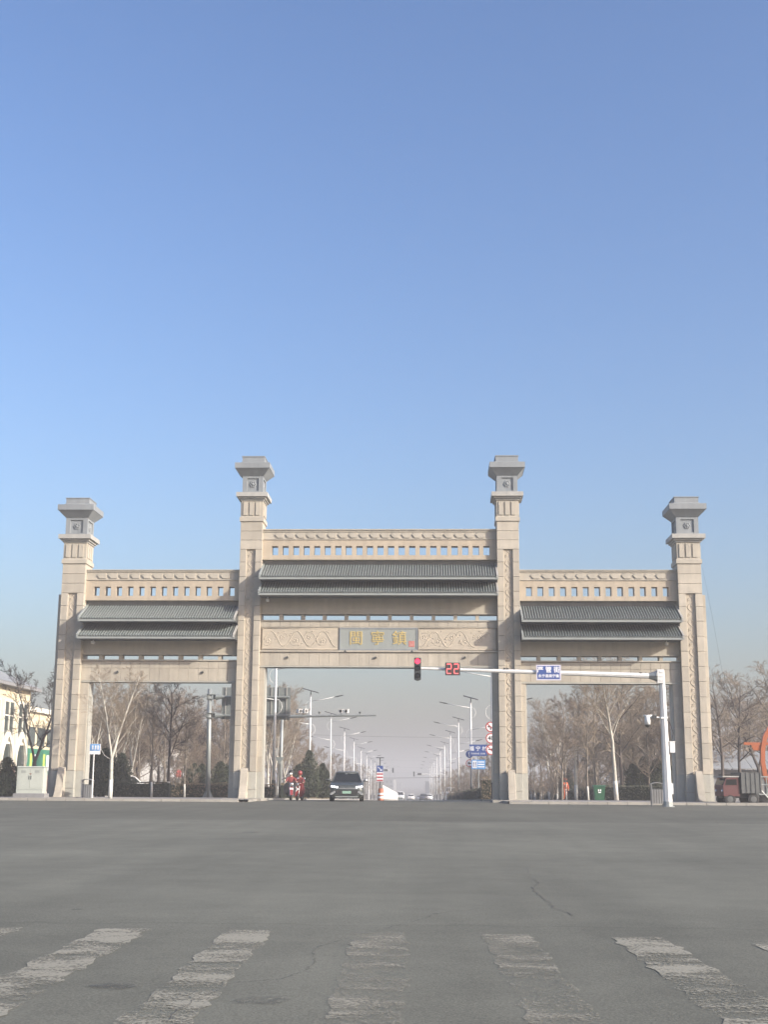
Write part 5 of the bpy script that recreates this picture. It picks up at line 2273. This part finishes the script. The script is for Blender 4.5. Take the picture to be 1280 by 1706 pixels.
wk = figure('person', 'street cleaner in an orange suit standing among the whitewashed trees', at_base(942.5, 107), 0.3, J, E_, ['orange_cloth', 'orange_cloth', 'skin', 'black'], cloth)
q = MB()
q.lathe([(.14, 1.66), (.13, 1.70), (.10, 1.76), (.02, 1.79)], (0, -.035, 0), 12)
q.box(-.09, .09, -.22, -.12, 1.655, 1.675)
q.build('cap', 'orange_cloth', wk)
face(wk, -.04, 1.61)
for z in (1.12, 1.22):
    q = MB()
    q.lathe([(.162, z), (.162, z + .035)], (0, -.015, 0), 14)
    q.build('reflective_band', 'white_plastic', wk)

# ------------------------------------------------------------------ bins, cabinet
p0 = at_road(999, 84)
p0.z += .0
gb = thing('wheelie_bin', 'green wheelie bin with a white recycling mark', 'bin', p0)
q = MB()
q.frustum((-.29, .29, -.30, .26, .12), (-.36, .36, -.38, .36, .98))
q.build('body', 'bin_green', gb)
q = MB()
q.frustum((-.40, .40, -.42, .40, .98), (-.37, .37, -.38, .38, 1.06))
q.build('lid', 'bin_green', gb)
for s in (-1, 1):
    q = MB()
    q.lathe([(.11, -.03), (.11, .03)], (s * .28, .24, .11), 12, 'x')
    q.build('wheel', 'rubber', gb)
    q = MB()
    q.box(*sorted((s * .18, s * .26)), -.26, -.16, 0, .13)
    q.build('foot', 'black', gb)
q = MB()
yy = -.358
q.prism([(-.09, .58), (.09, .58), (.09, .64), (-.09, .64)], yy, yy + .006, 'y')
q.prism([(-.10, .68), (-.03, .68), (-.03, .80), (-.10, .80)], yy - .012, yy, 'y')
q.prism([(.02, .68), (.10, .68), (.10, .80), (.02, .80)], yy - .012, yy, 'y')
q.build('mark', 'sign_white', gb)


def litter_bin(u, d, label):
    p = at_base(u, d)
    p.z = gz(p.y) + .01
    t = thing('litter_bin', label, 'bin', p)
    t.scale = (.84, .84, .98)
    q = MB()
    q.box(-.30, .30, -.18, .18, .12, .84)
    q.build('liner', 'dark_metal', t)
    for k in range(5):
        x = -.29 + k * .145
        q = MB()
        q.box(x - .055, x + .055, -.215, -.181, .10, .80)
        q.build('slat', 'bin_metal', t)
    for s in (-1, 1):
        q = MB()
        q.box(*sorted((s * .31, s * .36)), -.2, .2, 0, 1.06)
        q.build('post', 'bin_metal', t)
    q = MB()
    q.prism([(-.40, 1.02), (-.2, 1.09), (0, 1.11), (.2, 1.09), (.40, 1.02), (.40, 1.06), (.2, 1.13), (0, 1.15), (-.2, 1.13), (-.40, 1.06)], -.24, .24, 'y')
    q.build('hood', 'bin_metal', t)


litter_bin(1096, 64, 'grey metal litter bin with a curved hood beside the signal mast')
litter_bin(144, 71, 'grey slatted litter bin at the foot of the outer left pillar')

p0 = on_y(51, 1326, CAM.y + 70)
p0.z = gz(p0.y) + OFFP
cb = thing('utility_cabinet', 'pale green steel utility cabinet beside the outer left pillar', 'cabinet', p0)
q = MB()
q.box(-.85, .85, -.45, .45, -.1, .22)
q.build('concrete_base', 'wall_grey', cb)
q = MB()
q.box(-.72, .72, -.36, .36, .22, 1.60)
q.build('body', 'cabinet', cb)
q = MB()
q.frustum((-.76, .76, -.40, .40, 1.60), (-.70, .70, -.34, .34, 1.66))
q.build('lid', 'cabinet', cb)
for s in (-1, 1):
    q = MB()
    q.box(*sorted((s * .012, s * .66)), -.375, -.361, .50, 1.54)
    d_ = q.build('door', 'cabinet', cb)
    q = MB()
    q.box(*sorted((s * .04, s * .07)), -.39, -.3751, .95, 1.15)
    q.build('handle', 'dark_metal', d_)
    for k in range(4):
        q = MB()
        q.box(*sorted((s * .25, s * .50)), -.381, -.3751, 1.30 + .04 * k, 1.315 + .04 * k)
        q.build('vent', 'grey_metal', d_)
q = MB()
q.box(-.68, .68, -.368, -.361, .40, .42)
q.build('seam', 'grey_metal', cb)
q = MB()
q.prism([(-.06, 1.28), (.10, 1.28), (.02, 1.20)], -.382, -.3752, 'y')
q.build('warning_mark', 'wall_brick', cb)

# ------------------------------------------------------------------ shop buildings on the left
def arch_pts(x0, x1, z0, z1, n=7):
    """pointed arch outline, counter clockwise from the lower left"""
    xm = (x0 + x1) / 2
    zs = z0 + (z1 - z0) * .50
    pts = [(x0, z0), (x1, z0), (x1, zs)]
    for k in range(1, n + 1):
        t = k / n
        pts.append((x1 + (xm - x1) * (t ** 1.7), zs + (z1 - zs) * (t ** .72)))
    for k in range(n - 1, 0, -1):
        t = k / n
        pts.append((x0 + (xm - x0) * (t ** 1.7), zs + (z1 - zs) * (t ** .72)))
    pts.append((x0, zs))
    return pts


XF = on_y(42, 1300, CAM.y + 110).x      # facade plane, faces the avenue (+x)
YC = CAM.y + 110                          # far corner
b0 = Vector((XF, YC, gz(YC)))
hb_ = thing('shop_building', 'cream yellow two storey shop building with pointed arch windows', 'building', b0)
zE = (on_y(42, 1147, YC) - b0).z
# local: facade at x=0 facing +x, runs towards -y
q = MB()
q.box(-14, 0, -34, 0, -.3, zE)
q.build('wall', 'wall_yellow', hb_)
q = MB()
q.v = [(-15, -35, zE), (.7, -35, zE), (.7, .7, zE), (-15, .7, zE), (-8, -28, zE + 3.2), (-6, -28, zE + 3.2), (-6, -7, zE + 3.2), (-8, -7, zE + 3.2)]
q.f = [(3, 2, 1, 0), (0, 1, 5, 4), (1, 2, 6, 5), (2, 3, 7, 6), (3, 0, 4, 7), (4, 5, 6, 7)]
q.m = [0] * 6
rf_ = q.build('roof', 'roof_grey', hb_)
q = MB()
q.box(-14.9, .72, -34.9, .72, zE - .28, zE - .02)
q.build('eave_board', 'wall_grey', rf_)
for k in range(8):
    ys_ = -0.9 - k * 3.55
    q = MB()
    q.box(.002, .05, ys_ - 2.35, ys_, zE - 4.7, zE - 1.5)
    w_ = q.build('window', 'win_glass', hb_)
    for (ya, yb, za, zb) in ((ys_ - 2.5, ys_ + .12, zE - 1.5, zE - 1.32), (ys_ - 2.5, ys_ + .12, zE - 4.9, zE - 4.7), (ys_ - 2.5, ys_ - 2.35, zE - 4.7, zE - 1.5), (ys_, ys_ + .12, zE - 4.7, zE - 1.5), (ys_ - 1.22, ys_ - 1.12, zE - 4.7, zE - 1.5), (ys_ - 2.35, ys_, zE - 2.65, zE - 2.55)):
        q = MB()
        q.box(.003, .13, ya, yb, za, zb)
        q.build('window_frame', 'wall_cream', w_)
    # pointed arch below
    pts = arch_pts(ys_ - 2.55, ys_ - .05, .6, 5.0)
    q = MB()
    q.prism(pts, .002, .06, 'x')
    a_ = q.build('arch_window', 'win_glass', hb_)
    pin = arch_pts(ys_ - 2.55, ys_ - .05, .6, 5.0)
    pout = arch_pts(ys_ - 2.85, ys_ + .25, .6, 5.5)
    q = MB()
    for i in range(2, len(pin)):
        j = (i + 1) % len(pin)
        n0 = len(q.v)
        for P in (pin[i], pout[i], pout[j] if j else pout[0], pin[j] if j else pin[0]):
            q.v += [(.004, P[0], P[1]), (.26, P[0], P[1])]
        q.f += [(n0 + 1, n0 + 3, n0 + 5, n0 + 7), (n0 + 0, n0 + 1, n0 + 7, n0 + 6), (n0 + 2, n0 + 4, n0 + 5, n0 + 3)]
        q.m += [0, 0, 0]
    q.build('arch_moulding', 'wall_cream', a_)
    for (yy, zz, rr) in ((ys_ - .5, 1.9, .55), (ys_ - 2.2, 2.0, .5)):
        q = MB()
        for m5 in range(5):
            an = R(72 * m5)
            q.ball((.45, yy + .36 * rr * math.cos(an) * 1.4, zz + .5 * rr * math.sin(an) * 1.4), .08, rr * .6, rr * .6, n=7)
        q.build('flower_ornament', 'pink', a_)
q = MB()
q.box(.3, 3.0, -34, -.4, .0, .55)
q.build('terrace', 'wall_cream', hb_)
q = MB()
q.box(.06, 1.6, -34, .2, .55, 1.05)
q.build('sign_band', 'wall_cream', hb_)

XF2 = on_y(82, 1300, CAM.y + 150).x
b1 = Vector((XF2 + 1.0, CAM.y + 152, gz(CAM.y + 150)))
h2 = thing('low_shop_building', 'low cream shop with green boarded front behind the dark bare tree', 'building', b1)
zt = 9.3
q = MB()
q.box(-16, 0, -30, 0, -.3, zt)
q.build('wall', 'wall_yellow', h2)
q = MB()
q.box(-16.3, .4, -30.3, .3, zt, zt + .5)
q.build('parapet', 'wall_cream', h2)
for k in range(8):
    q = MB()
    q.box(.002, .08, -1.2 - k * 3.6 - 2.6, -1.2 - k * 3.6, 5.7, 7.7)
    q.build('window', 'win_glass', h2)
q = MB()
q.box(1.2, 1.35, -30, 0, 2.6, 5.3)
q.build('green_board', 'banner_green', h2)
for k in range(6):
    y = -1.0 - 4.6 * k
    q = MB()
    q.box(1.351, 1.37, y - 1.4, y - .4, 3.0, 4.7)
    q.build('notice', 'sign_white', h2)
    q = MB()
    q.box(1.351, 1.37, y - 2.6, y - 1.9, 2.9, 4.8)
    q.build('notice', 'banner_lime', h2)
q = MB()
q.box(1.1, 1.4, -30, 0, 0, 2.6)
q.build('brick_base', 'wall_brick', h2)

# row of shops behind the trees of the left bay
XF3 = axis(90) - 27
for i, (yy, L, h, wm, sm, lab) in enumerate(((CAM.y + 168, 15, 6.5, 'wall_white', 'banner_red', 'white shop house with a red fascia seen through the left bay trees'), (CAM.y + 188, 18, 5.4, 'wall_brick', 'sign_white', 'reddish brown shop house behind the left bay trees'), (CAM.y + 212, 20, 7.0, 'wall_cream', 'banner_red', 'cream shop house farther back behind the left bay trees'))):
    t = thing('shop_house', lab, 'building', (XF3, yy, gz(yy)))
    q = MB()
    q.box(-9, 0, -L, 0, -.3, h)
    q.build('wall', wm, t)
    q = MB()
    q.box(-9.2, .5, -L - .2, .2, h, h + .35)
    q.build('roof', 'roof_grey', t)
    for k in range(int(L / 3.6)):
        y = -.6 - k * 3.6
        q = MB()
        q.box(.002, .06, y - 2.6, y - .2, .1, 2.6)
        q.build('shop_front', 'win_glass', t)
        q = MB()
        q.box(.002, .25, y - 3.2, y, 2.75, 3.65)
        q.build('shop_sign', sm if k % 2 == 0 else 'sign_white', t)
        q = MB()
        q.box(.002, .06, y - 2.2, y - .8, 4.1, min(5.2, h - .3))
        q.build('window', 'win_glass', t)

# grey shed behind the trees on the far right
YS2 = CAM.y + 108
s0 = on_y(1190, 1300, YS2)
s0.z = gz(YS2) + OFFP
sh = thing('roadside_shed', 'low grey shed with pale roof sheets behind the farm truck', 'building', s0)
q = MB()
q.box(0, 9.5, 0, 6, -.2, 2.55)
q.build('wall', 'wall_grey', sh)
for k in range(6):
    q = MB()
    q.prism([(-.9, 2.6), (3.2, 4.1), (3.2, 4.16), (-.9, 2.66)], k * 1.6 - .2, k * 1.6 + 1.36, 'x')
    q.build('roof_sheet', 'roof_grey', sh)
for k in range(5):
    q = MB()
    q.box(.4 + k * 1.9, 1.7 + k * 1.9, -.06, -.002, 0, 2.2)
    q.build('door', 'dark_metal', sh)

# ------------------------------------------------------------------ farm truck and orange machine on the right
YT = CAM.y + 69
p0 = on_y(1230, 1336, YT)
p0.z = gz(YT)
ft = thing('farm_truck', 'small farm truck with a red cab and grey cargo box', 'truck', p0, 0.10)
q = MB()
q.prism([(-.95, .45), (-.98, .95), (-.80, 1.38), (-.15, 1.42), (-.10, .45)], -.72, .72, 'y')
q.build('cab', 'truck_red_shaded', ft)
q = MB()
q.prism([(-.86, 1.02), (-.78, 1.30), (-.25, 1.32), (-.25, 1.02)], -.735, -.7201, 'y')
q.build('side_window', 'glass', ft)
q = MB()
q.prism([(-.97, 1.02), (-.82, 1.34), (-.80, 1.34), (-.95, 1.02)], -.62, .62, 'y')
q.build('windscreen', 'glass', ft)
q = MB()
q.box(-1.0, -.1, -.76, .76, 1.42, 1.48)
q.build('cab_roof', 'cap_light', ft)
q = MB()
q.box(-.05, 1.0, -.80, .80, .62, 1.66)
q.build('cargo_box', 'truck_grey_shaded', ft)
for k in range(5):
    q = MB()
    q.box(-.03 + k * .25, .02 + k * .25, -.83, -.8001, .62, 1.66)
    q.build('rib', 'truck_grey_shaded', ft)
q = MB()
q.box(-.9, 1.05, -.35, .35, .36, .60)
q.build('chassis', 'dark_metal', ft)
for x in (-.62, .62):
    for y in (-.62, .62):
        q = MB()
        q.lathe([(.22, -.10), (.30, -.08), (.30, .08), (.22, .10)], (x, y, .30), 16, 'y')
        wo = q.build('wheel', 'rubber', ft)
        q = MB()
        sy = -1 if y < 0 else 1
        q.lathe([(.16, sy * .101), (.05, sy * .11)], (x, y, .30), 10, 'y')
        q.build('rim', 'truck_grey_shaded', wo)
for y in (-.5, .5):
    q = MB()
    q.ball((-.97, y, .72), .04, .10, .08, n=8)
    q.build('headlight', 'chrome', ft)
# harrow-like trailer frame behind the truck
p1 = on_y(1268, 1336, YT + .6)
p1.z = gz(YT)
hr = thing('implement_trailer', 'grey tubular farm implement standing behind the farm truck', 'trailer', p1, 0.1)
q = MB()
for z in (.55, 1.05, 1.45):
    q.tube([(-.45, -.5, z), (1.6, -.5, z)], .035, 6)
for x in (-.4, .2, .8, 1.4):
    q.tube([(x, -.5, .4), (x, -.5, 1.5)], .03, 6)
q.tube([(-.7, -.55, .05), (-.1, -.5, .75), (.5, -.5, .1)], .04, 6)
q.tube([(.3, -.5, .9), (1.0, -.5, .2)], .035, 6)
q.build('frame', 'galv', hr)
for x in (.1, 1.2):
    q = MB()
    q.lathe([(.24, -.08), (.32, -.06), (.32, .06), (.24, .08)], (x, -.2, .32), 14, 'y')
    q.build('wheel', 'rubber', hr)
# orange lifting machine, mostly outside the frame
YO = CAM.y + 74
p2 = on_y(1296, 1334, YO)
p2.z = gz(YO) + OFFP
om = thing('orange_loader', 'orange lifting machine with a curved boom and a horizontal arm', 'machine', p2)


def ol(u, v):
    return on_y(u, v, YO) - p2


bo_ = [ol(1296, 1206), ol(1282, 1214), ol(1275, 1228), ol(1271.5, 1248), ol(1271.5, 1270), ol(1275, 1290), ol(1283, 1308), ol(1294, 1318)]
q = MB()
rings = []
for i, p in enumerate(bo_):
    d = (bo_[min(i + 1, len(bo_) - 1)] - bo_[max(i - 1, 0)]).normalized()
    nrm = Vector((-d.z, 0, d.x))
    w = .12
    rings.append([p + nrm * w + Vector((0, -.14, 0)), p - nrm * w + Vector((0, -.14, 0)), p - nrm * w + Vector((0, .14, 0)), p + nrm * w + Vector((0, .14, 0))])
loft(q, rings)
q.build('boom', 'orange_paint', om)
q = MB()
a, b = ol(1240, 1239), ol(1290, 1240)
q.box(a.x, b.x, -.08, .08, a.z - .07, a.z + .07)
q.prism([(ol(1252, 1241).x, a.z - .08), (ol(1272, 1241).x, a.z - .08), (ol(1272, 1250).x, a.z - .40), (ol(1256, 1250).x, a.z - .36)], -.06, .06, 'y')
q.build('arm', 'orange_paint', om)
q = MB()
q.box(.1, 1.9, -.7, .7, .45, 1.5)
q.box(.5, 1.5, -.6, .6, 1.5, 2.5)
q.build('cab', 'orange_paint', om)
q = MB()
q.box(.55, 1.45, -.615, .615, 1.65, 2.3)
q.build('cab_glass', 'glass', om)
for x in (.4, 1.6):
    for y in (-.6, .6):
        q = MB()
        q.lathe([(.35, -.16), (.48, -.12), (.48, .12), (.35, .16)], (x, y, .48), 16, 'y')
        q.build('wheel', 'rubber', om)

# ------------------------------------------------------------------ far end of the avenue
YFAR = CAM.y + 300
for (u0, u1, v, lab) in ((614.5, 655, 1283, 'far signal pole with a left arm beyond the median sign'), (757, 690, 1290, 'far signal pole with an arm over the far crossing')):
    p0 = on_y(u0, 1330, YFAR)
    p0.z = gz(YFAR) + OFFP
    t = thing('far_signal_mast', lab, 'mast', p0)
    z = (on_y(u0, v, YFAR) - p0).z
    x1 = (on_y(u1, v, YFAR) - p0).x
    q = MB()
    q.tube([(0, 0, 0), (0, 0, z + .2)], .14, 8)
    q.build('pole', 'white_paint', t)
    q = MB()
    q.tube([(0, 0, z), (x1, 0, z)], .08, 6)
    q.build('arm', 'white_paint', t)
    for k, (fx, w, h) in enumerate(((1.0, .32, 1.1), (.86, .9, .5)) if u1 < u0 else ((1.0, .32, 1.1), (.7, .9, .5))):
        q = MB()
        x = x1 * fx
        q.box(x - w / 2, x + w / 2, -.2, .1, z - h / 2, z + h / 2)
        q.build('signal_head', 'signal_body', t)
YPY = CAM.y + 1000
p0 = on_y(653.5, 1310, YPY)
p0.z = gz(YPY)
py = thing('power_pylon', 'steel lattice power pylon in the haze beyond the avenue', 'pylon', p0)
hP = (on_y(653, 1251, YPY) - p0).z
q = MB()
lv = [0, .14, .28, .42, .56, .70, .82, .92, 1.0]
hwid = [3.2, 2.7, 2.25, 1.8, 1.4, 1.05, .8, .6, .1]
for i in range(len(lv) - 1):
    z0, z1 = lv[i] * hP, lv[i + 1] * hP
    a, b = hwid[i], hwid[i + 1]
    for sx in (-1, 1):
        for sy in (-1, 1):
            q.tube([(sx * a, sy * a, z0), (sx * b, sy * b, z1)], .14, 4)
        q.tube([(sx * a, -a, z0), (-sx * b, -b, z1)], .08, 4)
        q.tube([(sx * a, a, z0), (-sx * b, b, z1)], .08, 4)
        q.tube([(-a, sx * a, z0), (-b, -sx * b, z1)], .08, 4)
q.build('lattice', 'galv', py)
for f, w in ((.62, 6.5), (.78, 5.5), (.92, 4.0)):
    q = MB()
    z = f * hP
    q.tube([(-w, 0, z), (w, 0, z)], .13, 4)
    q.tube([(-w, 0, z), (0, 0, z + 1.4), (w, 0, z)], .10, 4)
    q.build('cross_arm', 'galv', py)


def wire(name, label, a, b, sag, r):
    pts = []
    for k in range(25):
        t = k / 24
        p = a.lerp(b, t)
        pts.append((p.x, p.y, p.z - sag * 4 * t * (1 - t)))
    q = MB()
    q.tube(pts, r, 4)
    tag(q.build(name, 'dark_metal'), label, 'wire')


# overhead lines crossing behind the gate
wire('overhead_wire', 'overhead wire crossing the avenue below the gantry arm', on_y(380, 1218, CAM.y + 180), on_y(1000, 1226, CAM.y + 180), .5, .018)
wire('overhead_wire', 'low dark overhead wire crossing above the far cars', on_y(560, 1296.5, CAM.y + 260), on_y(860, 1292, CAM.y + 260), .15, .045)
for k, v in enumerate((1259, 1264, 1276, 1285)):
    wire('power_line', ['topmost power line strung to the far pylon', 'second power line strung to the far pylon', 'third power line strung to the far pylon', 'lowest power line strung to the far pylon'][k], on_y(420, v - 6, YPY), on_y(960, v - 4, YPY), 3.5, .07)
wire('light_string', 'thin sagging cable hanging beside the outer right pillar', on_y(1171, 945, .6), on_y(1206, 1130, 8.0), -.25, .006)

# far settlement and far woods
rg = random.Random(9)
for i in range(16):
    u = 560 + i * 14 + rg.uniform(-5, 5)
    d = rg.uniform(800, 1400)
    y = CAM.y + d
    p = on_y(u, 1320, y)
    if abs(p.x - axis(y)) < 9:
        continue
    w, h = rg.uniform(9, 20), rg.uniform(5, 10)
    t = thing('far_house', 'pale blocky house of the hazy settlement at the far end of the avenue', 'building', (p.x, y, gz(y)), rg.uniform(-.3, .3), 'houses at the hazy far end of the avenue')
    q = MB()
    q.box(-w / 2, w / 2, 0, 10, -1, h)
    q.build('wall', 'far_block', t)
    q = MB()
    q.box(-w / 2 - .3, w / 2 + .3, -.3, 10.3, h, h + .5)
    q.build('roof', 'roof_grey', t)
    for r_ in range(int(h // 3)):
        for c_ in range(int(w // 3)):
            q = MB()
            q.box(-w / 2 + .8 + c_ * 3, -w / 2 + 2.2 + c_ * 3, -.08, -.005, .9 + r_ * 3, 2.3 + r_ * 3)
            q.build('window', 'win_glass', t)
fw = MB()
for i in range(9000):
    side = rg.random()
    u = rg.uniform(-60, 1340)
    d = rg.uniform(330, 1300)
    y = CAM.y + d
    x = CAM.x + YAW * d + (u - 640) / FPX * d
    if abs(x - axis(y)) < 12 + d * .002:
        continue
    h = rg.uniform(3, 8.5) * (1.0 - .3 * rg.random())
    z = gz(y) - .3
    w = rg.uniform(.5, 1.8)
    a = rg.uniform(0, 3.14)
    cx, cy = math.cos(a) * w, math.sin(a) * w
    fw.poly([(x - cx * .3, y - cy * .3, z), (x + cx * .3, y + cy * .3, z), (x + cx, y + cy, z + h * .6), (x + cx * .2, y + cy * .2, z + h), (x - cx * .8, y - cy * .8, z + h * .7)])
o = fw.build('far_woods', 'far_wood')
tag(o, 'distant brown winter woods fading into the haze', 'woods', kind='stuff')

# ------------------------------------------------------------------ haze
q = MB()
q.box(-1450, 1450, -135, 2650, -9, 31)
hz = q.build('haze', 'white_paint')
hm = bpy.data.materials.new('haze')
hm.use_nodes = True
n = hm.node_tree
n.nodes.remove(n.nodes['Principled BSDF'])
pv = n.nodes.new('ShaderNodeVolumePrincipled')
pv.inputs['Color'].default_value = (0.645, 0.645, 0.65, 1)
pv.inputs['Density'].default_value = 0.0016
pv.inputs['Anisotropy'].default_value = 0.0
n.links.new(pv.outputs[0], n.nodes['Material Output'].inputs['Volume'])
hz.data.materials.clear()
hz.data.materials.append(hm)
hz['kind'] = 'stuff'
hz['label'] = 'thin pale winter haze over the whole street'
hz['category'] = 'haze'
